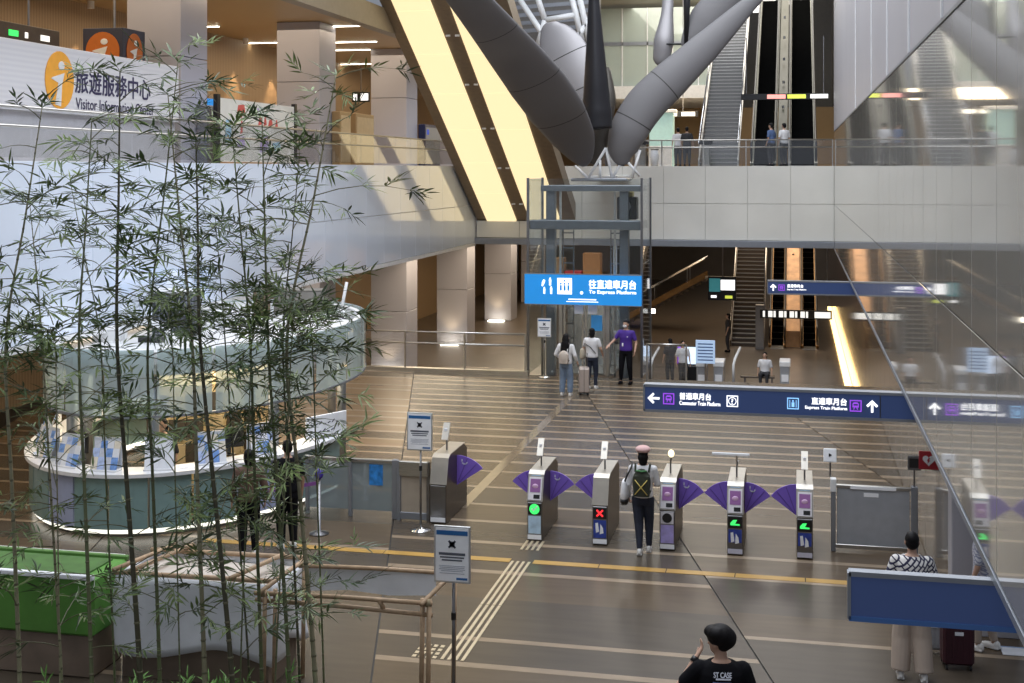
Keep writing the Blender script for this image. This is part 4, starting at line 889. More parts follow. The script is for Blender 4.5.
# ================================================================== PEOPLE
M_skin = mat('skin', (.52, .32, .23), .5, var=.04); M_hair = mat('black_hair', (.006, .005, .006), .6, spec=.2, var=.3, scale=20, bump=.3)
def blob(mb, name, m, parent, voxel, smooth=4):
    o = mb.build(name, m, parent, fix=False)
    r = o.modifiers.new('skin', 'REMESH'); r.mode = 'VOXEL'; r.voxel_size = voxel; r.use_smooth_shade = True
    if smooth: s_ = o.modifiers.new('soften', 'SMOOTH'); s_.iterations = smooth; s_.factor = .5
    return o
def hand(mb, w, d, side, n, k, curl=.5):
    d = d.normalized(); side = (side - d * side.dot(d)).normalized(); n = d.cross(side).normalized() * (1 if n >= 0 else -1)
    for s in (-.026, -.009, .009, .026): mb.cap(w + side * s * k * .7, w + d * .085 * k + side * s * k, .016 * k, .013 * k, 8)
    for i, (s, L) in enumerate(((-.030, .060), (-.010, .075), (.010, .080), (.030, .070))):
        b = w + d * .088 * k + side * s * k; e1 = b + (d * (1 - curl * .5) + n * curl * .6).normalized() * L * .5 * k
        e2 = e1 + (d * (1 - curl) + n * curl * 1.2).normalized() * L * .5 * k
        mb.cap(b, e1, .0095 * k, .009 * k, 6); mb.cap(e1, e2, .009 * k, .0075 * k, 6)
    t0 = w + d * .025 * k + side * .032 * k; t1 = t0 + (d * .6 + side * .8).normalized() * .04 * k; t2 = t1 + (d * .9 + side * .25 + n * curl * .5).normalized() * .035 * k
    mb.cap(t0, t1, .012 * k, .0105 * k, 6); mb.cap(t1, t2, .0105 * k, .009 * k, 6)
def person(label, loc, rz, h=1.65, shirt=None, sleeve=1., trousers=None, flare=1., shoes=None, feet=((-.10, 0), (.10, 0)), arms=None, head=(0, 0), hair='short',
           voxel=.009, seated=False, skin=None, hem=.90, group=None, loose=.016):
    k = h / 1.70; V = lambda *p: Vector(p) * k; skin = skin or M_skin
    t = thing('person', label, 'person', loc, rz, group)
    arms = arms or (((-.25, -.03, 1.13), (-.26, .05, .88)), ((.25, -.03, 1.13), (.26, .05, .88)))
    zb = 0 if not seated else -.46
    hq = Quaternion((0, 0, 1), R(head[0])) @ Quaternion((1, 0, 0), R(head[1])); hp = V(0, 0, 1.48 + zb)
    def Hd(*p): return hp + hq @ (V(*p) - V(0, 0, 1.48))
    legs = []
    for i, s in enumerate((-1, 1)):
        fx, fyy = feet[i]; hip = V(s * .09, 0, .90 + zb)
        if seated: knee = V(s * .12, .42, .48); ank = V(s * .12, .45, .08)
        else: knee = V(s * .092 * .5 + fx * .5, fyy * .5 + .035, .49); ank = V(fx, fyy - .02, .085)
        legs.append((hip, knee, ank))
    b = MB()
    tors = [(.84, .14, .10), (.92, .165, .112), (1.03, .145, .10), (1.14, .14, .098), (1.27, .165, .112), (1.37, .165, .10), (1.43, .12, .075), (1.47, .06, .055)]
    b.loft([((z + zb) * k, 0, (-.005 if z < 1.2 else -.012) * k, rx * k, ry * k) for z, rx, ry in tors])
    b.cap(V(0, -.015, 1.40 + zb), Hd(0, .0, 1.54), .056 * k, .052 * k)
    # head: skull, jaw, nose, ears, brow
    def hell(c, r):
        m0 = MB().ell((0, 0, 0), tuple(q * k for q in r), 16, 10); m0.v = [tuple(Hd(*c) + hq @ Vector(v)) for v in m0.v]; b.add(m0.v, m0.f)
    hell((0, .005, 1.625), (.074, .092, .095)); hell((0, .040, 1.560), (.054, .056, .058)); hell((0, .03, 1.59), (.064, .068, .07))
    b.cap(Hd(0, .095, 1.615), Hd(0, .112, 1.585), .010 * k, .015 * k, 8); hell((0, .088, 1.553), (.024, .012, .007)); hell((0, .088, 1.543), (.020, .010, .006))
    for s in (-1, 1): hell((s * .077, -.002, 1.60), (.012, .022, .032))
    for hip, knee, ank in legs:
        b.cap(hip, knee, .082 * k, .053 * k); b.cap(knee, ank, .050 * k, .036 * k); b.cap(knee + (ank - knee) * .25 + V(0, -.012, 0), knee + (ank - knee) * .45, .05 * k, .044 * k)
        b.cap(ank + V(0, -.03, -.045), ank + V(0, .13, -.055), .036 * k, .028 * k)
    for i, s in enumerate((-1, 1)):
        sh = V(s * .180, -.012, 1.385 + zb); el = V(*arms[i][0]) + V(0, 0, zb); wr_ = V(*arms[i][1]) + V(0, 0, zb)
        b.cap(V(s * .11, -.01, 1.39 + zb), sh, .06 * k, .058 * k); b.cap(sh, el, .050 * k, .038 * k); b.cap(el, wr_, .038 * k, .025 * k)
        hand(b, wr_, wr_ - el, Vector((0, 1, 0)) if abs((wr_ - el).normalized().y) < .75 else Vector((-s, 0, 0)), -s, k)
    body = blob(b, 'body', skin, t, voxel, 3)
    # eyes
    for s in (-1, 1):
        e = MB().ell(tuple(Hd(s * .031, .084, 1.618)), (.011 * k,) * 3, 8, 6).build('eye', M_black, body, smooth=True)
    if shirt:
        g = MB(); e = loose
        rows = [(hem, .158, .112), (hem + .06, .165, .116), (1.05, .152, .106), (1.16, .15, .104), (1.27, .168, .115), (1.37, .168, .104), (1.43, .125, .08), (1.455, .075, .066)]
        g.loft([((z + zb) * k, 0, -.008 * k, (rx + e) * k, (ry + e) * k) for z, rx, ry in rows])
        for i, s in enumerate((-1, 1)):
            sh = V(s * .178, -.012, 1.385 + zb); el = V(*arms[i][0]) + V(0, 0, zb); wr_ = V(*arms[i][1]) + V(0, 0, zb)
            g.cap(V(s * .11, -.01, 1.385 + zb), sh, .066 * k, (.060 + e * .4) * k)
            u = min(1., sleeve * 1.6); g.cap(sh, sh + (el - sh) * u, (.058 + e * .6) * k, (.050 + e * .5) * k)
            if sleeve > .7: g.cap(el, el + (wr_ - el) * ((sleeve - .7) / .3), (.050 + e * .4) * k, (.038 + e * .2) * k)
        blob(g, 'shirt', shirt, t, voxel * 1.05, 4)
    if trousers:
        g = MB()
        if not seated: g.loft([(z * k, 0, -.006 * k, rx * k, ry * k) for z, rx, ry in ((.80, .165, .115), (.86, .172, .122), (.93, .172, .122), (1.02, .155, .112))])
        else: g.cap(V(-.08, .02, .48), V(.08, .02, .48), .12 * k, .12 * k)
        for hip, knee, ank in legs:
            low = ank + V(0, 0, .02); rk = (.080 + .03 * max(flare - 1, -.2)) * k; g.cap(hip + V(0, 0, -.02), knee, .098 * k, rk); g.ell(tuple(knee), (rk, rk, rk)); g.tube([knee, knee + (low - knee) * .5, low], [rk, (rk + .05 * flare * k) / 2, .05 * max(flare, .95) * k], 14)
        blob(g, 'trousers', trousers, t, voxel * 1.05, 4)
    if shoes:
        for hip, knee, ank in legs:
            g = MB(); c = ank + V(0, .045, -.05)
            g.ell(tuple(c + V(0, 0, .01)), (.046 * k, .135 * k, .042 * k)); g.ell(tuple(ank + V(0, -.025, -.02)), (.042 * k, .055 * k, .055 * k)); g.box(c.x - .042 * k, c.x + .042 * k, c.y - .11 * k, c.y + .11 * k, .004, .03 * k)
            blob(g, 'shoe', shoes, t, .009, 3)
    def hairblob(parts, m=M_hair, name='hair', vx=.009):
        g = MB()
        for c, r in parts:
            m0 = MB().ell((0, 0, 0), tuple(q * k for q in r), 16, 10); m0.v = [tuple(Hd(*c) + hq @ Vector(v)) for v in m0.v]; g.add(m0.v, m0.f)
        return blob(g, name, m, t, vx, 2)
    if hair == 'short': hairblob([((0, -.012, 1.645), (.083, .092, .088)), ((0, -.035, 1.60), (.078, .066, .075)), ((0, .05, 1.69), (.06, .04, .03))])
    elif hair == 'fluffy': hairblob([((0, -.01, 1.665), (.115, .115, .095)), ((.03, -.05, 1.635), (.10, .08, .09)), ((-.03, .055, 1.70), (.075, .06, .05)), ((.06, .0, 1.65), (.075, .09, .06)), ((0, -.04, 1.585), (.066, .055, .05)), ((-.06, -.01, 1.69), (.07, .08, .06))])
    elif hair == 'long': hairblob([((0, -.01, 1.645), (.086, .096, .09)), ((0, -.05, 1.55), (.105, .075, .13)), ((0, -.095, 1.40), (.125, .05, .17)), ((-.02, -.115, 1.27), (.10, .04, .14))])
    elif hair == 'bob': hairblob([((0, -.012, 1.645), (.084, .094, .088)), ((0, -.045, 1.57), (.088, .065, .09)), ((0, -.055, 1.50), (.07, .05, .07))])
    t['_k'] = k
    del t['_k']
    return t, k, Hd, V
M_navyj = mat('navy_denim', (.018, .024, .045), .8, var=.2, scale=8); M_ltj = mat('blue_denim', (.16, .22, .32), .8, var=.2, scale=8); M_blk = mat('black_cloth', (.008, .008, .010), .9, spec=.1); M_wht = mat('white_cloth', (.72, .72, .74), .8); M_beige = mat('beige_cloth', (.42, .34, .28), .8)
M_pur = mat('purple_cloth', (.06, .02, .26), .7); M_wsh = mat('white_shoe', (.75, .74, .72), .5)
# --- woman at the gate
p_ = G(643, 553); t, k, Hd, V = person('person in pink beret with dark green backpack walking through the gates', (p_.x, p_.y, 0), 0, 1.60, M_wht, 1., M_navyj, .95, M_wsh, ((-.04, -.10), (.09, .10)),
    (((-.235, -.05, 1.13), (-.24, .06, .92)), ((.235, .03, 1.14), (.19, .25, 1.08))), (8, 0), 'bob', loose=.006)
g = MB().ell(tuple(Hd(0, -.005, 1.70)), (.125 * k, .125 * k, .066 * k), 20, 10).ell(tuple(Hd(0, 0, 1.675)), (.100 * k, .108 * k, .045 * k)); blob(g, 'beret', mat('pink_felt', (.66, .43, .42), .9, var=.05), t, .009, 2)
M_gr = mat('dark_green_canvas', (.030, .036, .024), .8, var=.2, scale=10)
bp_ = MB().ell(tuple(V(0, -.20, 1.20)), (.155 * k, .085 * k, .23 * k)).box(-.13 * k, .13 * k, -.27 * k, -.13 * k, .98 * k, 1.32 * k); bk = blob(bp_, 'backpack', M_gr, t, .012, 4)
for s in (-1, 1):
    MB().tube([V(s * .11, -.14, 1.36), V(s * .12, -.05, 1.47), V(s * .125, .09, 1.42), V(s * .13, .13, 1.25), V(s * .14, .05, 1.08), V(s * .12, -.13, 1.02)], .016 * k, 8).build('strap', M_gr, bk, smooth=True)
    MB().tube([V(-s * .10, -.285, 1.02), V(0, -.295, 1.14), V(s * .10, -.285, 1.26)], .008 * k, 6).build('cord', mat('yellow_cord', (.62, .50, .14), .7), bk, smooth=True)
MB().tube([V(-.09, -.24, 1.40), V(0, -.27, 1.395), V(.09, -.24, 1.40)], .012, 6).build('trim_band', mat('green_trim', (.06, .22, .08), .7), bk, smooth=True)
tb = MB().loft([(z * k, -.30 * k, -.02 * k, rx * k, ry * k) for z, rx, ry in ((.80, .05, .10), (.84, .065, .15), (1.0, .065, .16), (1.16, .045, .14), (1.19, .03, .12))]).build('shoulder_bag', M_wht, t, smooth=True)
MB().loft([(z * k, -.30 * k, -.02 * k, rx * k, ry * k) for z, rx, ry in ((.795, .052, .102), (.84, .068, .154), (.90, .068, .158))]).build('bag_base', M_black, tb, smooth=True)
MB().tube([V(-.30, .06, 1.17), V(-.23, .03, 1.36), V(-.17, .0, 1.47), V(-.18, -.1, 1.42), V(-.26, -.12, 1.25), V(-.30, -.12, 1.15)], .014, 6).build('bag_strap', M_black, tb, smooth=True)
# --- travellers at the lift
p_ = G(566, 396); t, k, Hd, V = person('person with long black hair and cream backpack before the lift', (p_.x, p_.y, 0), R(-8), 1.60, M_wht, .9, M_ltj, 1.5, M_wsh, ((-.11, 0), (.12, .02)), (((-.29, -.02, 1.15), (-.20, .14, 1.02)), ((.27, -.03, 1.14), (.30, .10, .93))), (0, 0), 'long', .011)
bk = blob(MB().ell(tuple(V(0, -.20, 1.10)), (.15 * k, .085 * k, .19 * k)).box(-.125 * k, .125 * k, -.26 * k, -.13 * k, .93 * k, 1.2 * k), 'backpack', mat('cream_canvas', (.55, .48, .42), .8), t, .012, 4)
for s in (-1, 1): MB().tube([V(s * .11, -.14, 1.24), V(s * .12, -.06, 1.46), V(s * .125, .09, 1.42), V(s * .13, .12, 1.2), V(s * .12, -.13, .98)], .014, 6).build('strap', M_black, bk, smooth=True)
def suitcase(label, loc, rz, m, w_=.42, h_=.60, d_=.25, handle=True):
    s = thing('suitcase', label, 'suitcase', loc, rz)
    sb = B('shell', m, s, -w_ / 2, w_ / 2, -d_ / 2, d_ / 2, .06, .06 + h_, bev=.03)
    for q in range(5): B('rib', m, sb, -w_ * .36 + q * w_ * .18 - .012, -w_ * .36 + q * w_ * .18 + .012, -d_ / 2 - .006, -d_ / 2, .12, h_ - .02)
    B('zip', M_black, sb, -w_ / 2 - .002, w_ / 2 + .002, -.006, .006, .058, .062 + h_); B('tag', M_paper, sb, -.05, .05, -d_ / 2 - .012, -d_ / 2 - .006, h_ - .08, h_ - .04)
    for x_ in (-1, 1):
        for y_ in (-1, 1): MB().tube([(x_ * w_ * .38 - .012, y_ * d_ * .36, .03), (x_ * w_ * .38 + .012, y_ * d_ * .36, .03)], .03, 12).build('wheel', M_black, s)
    if handle:
        hd = MB()
        for x_ in (-.09, .09): hd.tube([(x_, d_ * .3, h_ + .05), (x_, d_ * .3, h_ + .42)], .009, 8)
        hd.tube([(-.10, d_ * .3, h_ + .42), (.10, d_ * .3, h_ + .42)], .016, 8); hd.build('handle', M_steel_d, s)
    else: MB().tube([(-.08, 0, .06 + h_), (-.07, 0, .09 + h_), (.07, 0, .09 + h_), (.08, 0, .06 + h_)], .012, 8).build('handle', M_black, s, smooth=True)
    return s
p2_ = G(584, 394); suitcase('pinkish beige suitcase beside the long-haired person at the lift', (p2_.x, p2_.y, 0), R(-80), mat('beige_shell', (.42, .35, .31), .4), .42, .64, .27)
p_ = G(592, 389); t, k, Hd, V = person('person in white tee and black trousers with a shoulder bag before the lift', (p_.x, p_.y, 0), R(-10), 1.62, M_wht, .38, M_navyj, .75, M_wsh, ((-.09, -.06), (.10, .04)), (((-.25, -.02, 1.13), (-.22, .12, .95)), ((.27, .0, 1.14), (.26, .16, .98))), (20, 0), 'bob', .011)
tb = MB().loft([(z * k, -.27 * k, -.02 * k, rx * k, ry * k) for z, rx, ry in ((.85, .05, .12), (.9, .07, .15), (1.1, .06, .14), (1.14, .03, .13))]).build('shoulder_bag', mat('sand_canvas', (.48, .42, .33), .8), t, smooth=True)
MB().tube([V(-.27, 0, 1.12), V(-.18, -.13, 1.30), V(.0, -.145, 1.20), V(.16, -.13, 1.02)], .012, 6).build('bag_strap', M_black, tb, smooth=True)
p_ = G(626, 384); t, k, Hd, V = person('person in purple polo shirt and face mask standing by the lift doors', (p_.x, p_.y, 0), R(170), 1.74, M_pur, .42, M_blk, .95, M_blk, ((-.13, 0), (.14, .03)), (((-.28, -.02, 1.13), (-.28, .10, .90)), ((.31, .04, 1.18), (.40, .24, 1.06))), (-8, 0), 'short', .011)
blob(MB().ell(tuple(Hd(0, .075, 1.567)), (.06 * k, .045 * k, .045 * k)), 'face_mask', M_wht, t, .008, 2)
B('name_tag', M_paper, t, .03, .07, .145 * k, .155 * k, 1.03 * k, 1.12 * k); B('chest_mark', M_paper, t, -.10, -.07, .135 * k, .150 * k, 1.28 * k, 1.30 * k)
# --- man in the foreground
t, k, Hd, V = person('person with fluffy black hair in black printed tee raising a hand to the mouth', (-.65, 11.6, 0), R(8), 1.80, M_blk, .42, M_blk, 1.1, M_wsh, ((-.11, 0), (.11, .04)), (((-.35, .05, 1.20), (-.20, .13, 1.425)), ((.28, -.02, 1.13), (.24, .14, .92))), (52, -6), 'fluffy', .009, loose=.03)
M_print = mat('shirt_print_blue', (.10, .13, .30), .7, var=.3, scale=30)
text('ST CASE', mat('shirt_print_white', (.62, .64, .72), .7), t, (.0, -.150 * k, 1.388 * k), .155, .045, rot=(R(72), 0, 0), bold=.02, name='shirt_lettering')
for i in range(5): B('shirt_print_row', M_print, t, -.085, .075 - .02 * (i % 2), -.168 * k, -.160 * k, (1.18 + i * .032) * k, (1.204 + i * .032) * k)
B('shirt_print_row', mat('shirt_print_white', (.62, .64, .72)), t, -.06, .07, -.166 * k, -.152 * k, 1.35 * k, 1.36 * k)
wp = V(-.212, .123, 1.41); MB().tube([wp + Vector((-.014, -.008, -.02)), wp + Vector((.014, .008, .02))], .036, 14).build('wrist_band', M_black, t, smooth=True)
# --- travellers at the right
def pattern_mat(name, c1, c2, scale):
    m = mat(name, c1, .8); nt = m.node_tree; rp = [n for n in nt.nodes if n.type == 'VALTORGB'][0]; tcn = [n for n in nt.nodes if n.type == 'MAPPING'][0]
    wv = nt.nodes.new('ShaderNodeTexBrick'); wv.inputs['Scale'].default_value = scale; wv.inputs['Color1'].default_value = (*c1, 1); wv.inputs['Color2'].default_value = (*c1, 1); wv.inputs['Mortar'].default_value = (*c2, 1); wv.inputs['Mortar Size'].default_value = .05; wv.offset = .35
    mp2 = nt.nodes.new('ShaderNodeMapping'); mp2.inputs['Rotation'].default_value = (R(70), R(25), R(38)); nt.links.new(tcn.outputs[0], mp2.inputs[0]); nt.links.new(mp2.outputs[0], wv.inputs[0])
    nt.links.new(wv.outputs[0], nt.nodes['Principled BSDF'].inputs['Base Color']); return m
M_pat = pattern_mat('white_navy_pattern', (.72, .70, .68), (.02, .02, .06), 6.5)
p_ = G(912, 679); person('person in white and navy patterned shirt with wide beige trousers', (p_.x, p_.y, 0), 0, 1.68, M_pat, .55, M_beige, 2.2, M_wsh, ((-.13, .02), (.13, -.03)), (((-.27, .0, 1.14), (-.20, .16, 1.0)), ((.27, .0, 1.14), (.22, .16, 1.0))), (0, 0), 'short', .010, loose=.03)
p_ = G(983, 634); p_.y = 16.75; p_.x = 2.25; person('person in pale floral top and beige trousers half hidden by the wall edge', (p_.x, p_.y, 0), R(60), 1.62, pattern_mat('pale_floral', (.70, .70, .74), (.28, .30, .42), 9), .5, M_beige, 1.0, M_wsh, ((-.1, .05), (.11, -.08)), None, (0, 0), 'long', .011)
p_ = G(957, 667); suitcase('dark burgundy suitcase behind the patterned shirt', (p_.x, p_.y, 0), R(4), mat('burgundy_shell', (.045, .008, .016), .45), .36, .50, .26, False)
p_ = G(933, 655); suitcase('pale grey suitcase beside the burgundy one', (p_.x, p_.y + .1, 0), R(0), mat('grey_shell', (.36, .37, .40), .45), .30, .42, .22, False)
mt = G(1016, 652); t = thing('floor_poster', 'white paper sheet taped on a low stand at the corridor', 'sheet', (mt.x, mt.y, 0)); B('sheet', M_paper, t, -.17, .17, -.14, .14, .004, .012); B('tape', mat('tape_blue', (.3, .4, .6), .5), t, -.17, .17, .11, .14, .012, .014)
# --- far small figures
M_dk = mat('dark_clothes', (.03, .03, .035), .8)
far = [(769, 378, LOWZ, 'seated person in white top on the dark bench', M_wht, M_dk, True, 175, None), (670, 384, LOWZ, 'person in dark clothes walking in the lower hall by the screen', M_dk, M_dk, False, 30, None),
       (683, 387, LOWZ, 'person in white top beside the lower handrail', M_wht, M_dk, False, 200, None), (728, 352, LOWZ, 'person in dark coat beside the lower stair', M_dk, M_dk, False, 90, None)]
for px_, py_, z_, lab, sh_, tr_, seat, ang, _ in far:
    a = G(px_, min(py_ + (12 if seat else 0), 390), z_)
    if seat: a = Vector((bpy.data.objects['bench'].location.x + .1, bpy.data.objects['bench'].location.y + .25, LOWZ + .0))
    person(lab, tuple(a), R(ang), 1.62, sh_, .5, tr_, 1., M_blk, voxel=.02, seated=seat, hair='bob')
for i, (px_, Y, lab, sh_) in enumerate(((687, 54, 'person in dark suit on the far mezzanine beside the teal booth', M_dk), (678, 55, 'person in white on the far mezzanine', M_wht), (784, 50.42, 'person in pale shirt at the foot of the upper escalators', M_wht), (771, 50.42, 'person in blue shirt at the foot of the upper escalators', mat('blue_shirt', (.10, .16, .32), .8)))):
    a = PY(px_, 165, Y); person(lab, (a.x, Y, MEZ), R(20 * i), 1.62, sh_, .5, M_dk, 1., M_blk, voxel=.02, hair='short')
# ================================================================== ROUND INFORMATION KIOSK
KX, KY, KA, KB = -11.0, 23.3, 2.6, 4.2
ki = thing('information_kiosk', 'oval kiosk with white roof and pale green glass drum', 'kiosk', (KX, KY, 0))
def ering(mb, a, b, z0, z1, n=48, t=.03, a0=0., a1=2 * math.pi):
    pts = [(a0 + (a1 - a0) * i / n) for i in range(n + 1)]
    for u, v in zip(pts, pts[1:]):
        p = [((a - t) * math.cos(u), (b - t) * math.sin(u)), (a * math.cos(u), b * math.sin(u)), (a * math.cos(v), b * math.sin(v)), ((a - t) * math.cos(v), (b - t) * math.sin(v))]
        mb.prism(p, z0, z1, 'z')
    return mb
def eslab(a, b, z0, z1, n=48): return MB().prism([(a * math.cos(2 * math.pi * i / n), b * math.sin(2 * math.pi * i / n)) for i in range(n)], z0, z1, 'z')
eslab(KA - .1, KB - .1, 2.55, 2.72).build('roof', M_white, ki)
ering(MB(), KA - .02, KB - .02, 2.72, 2.93, t=.10).build('roof_rim', M_white, ki)
eslab(KA - .25, KB - .25, 2.50, 2.55).build('soffit', mat('kiosk_soffit', (.62, .55, .42), .5), ki)
for i in range(20):
    a0 = 2 * math.pi * i / 20 + .01; a1 = 2 * math.pi * (i + 1) / 20 - .01
    ering(MB(), KA + .06, KB + .06, 1.9, 2.97, 4, .02, a0, a1).build('glass_pane', M_glass_k, ki)
ering(MB(), KA + .07, KB + .07, 1.86, 1.90, t=.05).build('glass_rail', M_frame, ki)
for i in range(8):
    a = 2 * math.pi * (i + .35) / 8
    MB().tube([((KA - .35) * math.cos(a), (KB - .35) * math.sin(a), 0), ((KA - .35) * math.cos(a), (KB - .35) * math.sin(a), 2.5)], .09, 12).build('post', M_frame, ki, smooth=True)
for i in range(10):
    a = 2 * math.pi * i / 10
    MB().tube([(1.9 * math.cos(a), 3.3 * math.sin(a), 2.47), (1.9 * math.cos(a), 3.3 * math.sin(a), 2.5)], .11, 14).build('downlight', M_strip, ki)
area('kiosk_lamp', (KX, KY, 2.45), 3.4, 6, 260, (1, .84, .58))
co = thing('kiosk_back_cabinet', 'oval wood cabinet with dark shelves at the centre of the kiosk', 'cabinet', (KX - .3, KY + .4, 0))
eslab(.9, 1.8, 0, 1.9, 24).build('body', mat('kiosk_ply', (.52, .40, .22), .5), co)
for i in range(10):
    a = R(180 + 18 * i + 9); x_, y_ = .92 * math.cos(a), 1.82 * math.sin(a)
    for z_ in (.5, .95, 1.4): MB().box(-.16, .16, -.03, .03, z_, z_ + .34).build('shelf_niche', mat('niche_dark', (.05, .04, .03), .6) if (i + int(z_ * 3)) % 3 else mat('niche_tan', (.42, .33, .2), .6), co, loc=(x_, y_, 0), rot=(0, 0, a + R(90)))
# service counter
ct = thing('service_counter', 'curved counter with white top and teal grey front round the kiosk', 'counter', (KX, KY, 0)); CA, CB = 2.85, 4.55
M_tealc = mat('teal_counter', (.20, .31, .31), .3, var=.06, coat=.3); M_ctop = mat('counter_top', (.74, .75, .78), .3)
A0, A1 = R(150), R(350)
n = 16
for i in range(n):
    a0 = A0 + (A1 - A0) * i / n + .006; a1 = A0 + (A1 - A0) * (i + 1) / n - .006
    ering(MB(), CA, CB, .14, .98, 3, .06, a0, a1).build('front_panel', M_tealc if i % 5 != 3 else mat('blue_grey_counter', (.36, .41, .60), .35), ct)
ering(MB(), CA + .08, CB + .08, .98, 1.04, 48, .55, A0, A1).build('counter_top', M_ctop, ct)
ering(MB(), CA - .06, CB - .06, .06, .14, 48, .05, A0, A1).build('light_skirting', mat('skirting_light', (.9, .9, .8), .4, emit=1.2, ecol=(1, .97, .85)), ct)
ering(MB(), CA - .12, CB - .12, 0, .06, 48, .05, A0, A1).build('plinth', M_steel_d, ct)
# things on the counter
M_b = [mat('leaflet_blue', (.16, .30, .62), .5, var=.4, scale=14), mat('leaflet_white', (.75, .77, .82), .5, var=.06), mat('leaflet_cream', (.72, .66, .55), .5, var=.2), mat('leaflet_pale_blue', (.42, .52, .78), .5, var=.3, scale=12), mat('leaflet_grey', (.55, .58, .66), .5, var=.3)]
labs = ['leaflet rack full of blue and white leaflets on the counter', 'low leaflet rack with cream leaflets on the counter', 'leaflet rack with mostly pale blue leaflets', 'leaflet rack with grey and blue leaflets on the counter', 'tall leaflet rack beside the white handwritten board', 'leaflet rack with white leaflets only', 'leaflet rack with mixed leaflets under the green drum', 'leaflet rack at the counter end near the belt barrier']
for i, deg in enumerate((205, 222, 240, 256, 272, 290, 306, 322)):
    a = R(deg); t = thing('leaflet_rack', labs[i], 'leaflet rack', (KX + (CA - .2) * math.cos(a), KY + (CB - .2) * math.sin(a), 1.04), a + R(90))
    B('tray', M_ctop, t, -.24, .24, -.10, .12, 0, .03, bev=.005)
    for r_ in range(3):
        for c_ in range(4):
            z0 = .03 + r_ * .13; MB().box(-.055, .055, -.006, .006, 0, .2).build('leaflet', M_b[(i * 3 + r_ + c_ * (1 + i % 2)) % 5 if i != 5 else 1], t, loc=(-.17 + c_ * .115, -.07 + r_ * .06, z0), rot=(R(-18), 0, 0))
    B('back_plate', mat('acrylic', (.62, .66, .72), .2), t, -.24, .24, .10, .115, .03, .52)
for i, deg in enumerate((213.5, 231, 263.5, 298)):
    a = R(deg); t = thing('paper_pile', ['spread white sheets on the counter beside the cream leaflets', 'pile of pale blue sheets on the counter', 'pile of white forms on the counter front', 'scattered white sheets near the handwritten board'][i], 'papers', (KX + (CA - .15) * math.cos(a), KY + (CB - .15) * math.sin(a), 1.04), a + R(80))
    for q in range(4): MB().box(-.11, .11, -.08, .08, .002 + q * .004, .005 + q * .004).build('sheet', M_paper if i != 1 else mat('pale_blue_sheet', (.5, .62, .85), .6), t, loc=(.05 * (q % 2), .03 * q, 0), rot=(0, 0, R(13 * q)))
hb = thing('handwritten_board', 'tilted white board with handwriting on the counter end', 'board', (-8.35, 22.2, 1.04), R(62))
B('board', M_paper, hb, -.48, .48, -.02, .02, .02, .42, bev=.006); B('foot', M_steel_d, hb, -.2, .2, -.06, .08, 0, .02)
for z_, x0, n_ in ((.28, -.38, 7), (.14, -.30, 5)):
    for q in range(n_): MB().bar((x0 + q * .1, -.024, z_ - .02), (x0 + q * .1 + .06, -.024, z_ + .03 * ((q * 7) % 3 - 1)), .004, .018).build('pen_stroke', M_ink, hb)
for i, deg in enumerate((249, 314)):
    a = R(deg); t = thing('counter_monitor', ['dark monitor behind the counter facing the staff', 'second dark monitor behind the counter near the handwritten board'][i], 'monitor', (KX + (CA - .62) * math.cos(a), KY + (CB - .62) * math.sin(a), 1.04), a + R(90))
    B('screen_back', M_black, t, -.26, .26, -.02, .02, .12, .46, bev=.01); B('stand', M_black, t, -.03, .03, -.0, .04, .01, .2); B('foot', M_black, t, -.1, .1, -.06, .08, 0, .012)
# staff and visitors in the kiosk
person('person in dark clothes behind the counter', (-10.6, 20.3, 0), R(180), 1.62, M_dk, .6, M_dk, 1., M_blk, voxel=.012, hair='bob')
person('person in brown top standing at the counter in front of the kiosk', (-8.15, 18.35, 0), R(30), 1.62, mat('brown_top', (.12, .07, .05), .8), .9, M_blk, 1.1, M_wsh, voxel=.011, hair='bob')
person('person in black with white sleeve at the counter end', (-7.75, 18.9, 0), R(40), 1.66, M_blk, .5, M_blk, 1.2, M_wsh, voxel=.011, hair='short')
# roof things
def onroof(px_, py_): return G(px_, py_, 2.72)
a = onroof(174, 336); t = thing('air_conditioner', 'dark gridded air-conditioning unit on the kiosk roof', 'air conditioner', (a.x, a.y, 2.72), R(6))
B('casing', mat('ac_dark', (.07, .075, .085), .5), t, -.42, .42, -.05, .35, 0, .82, bev=.01)
for q in range(7): B('grille_bar', M_frame, t, -.40 + q * .133 - .006, -.40 + q * .133 + .006, -.065, -.05, .04, .78)
for q in range(7): B('grille_bar', M_frame, t, -.40, .40, -.062, -.05, .04 + q * .12, .052 + q * .12)
B('top_cover', M_white, t, -.43, .43, -.06, .36, .82, .88, bev=.02)
a = onroof(145, 343); t = thing('roof_duct', 'white curved duct elbow on the kiosk roof', 'duct', (a.x, a.y, 2.72))
MB().tube([(.55 * math.cos(R(180 - 12 * i)), 0, .36 * math.sin(R(180 - 12 * i)) + .02) for i in range(16)], .07, 12).build('elbow', M_white, t, smooth=True); B('outlet', M_black, t, -.1, .35, -.1, .1, 0, .12, bev=.02); B('base_tray', M_white, t, -.7, .7, -.16, .16, -.0, .02)
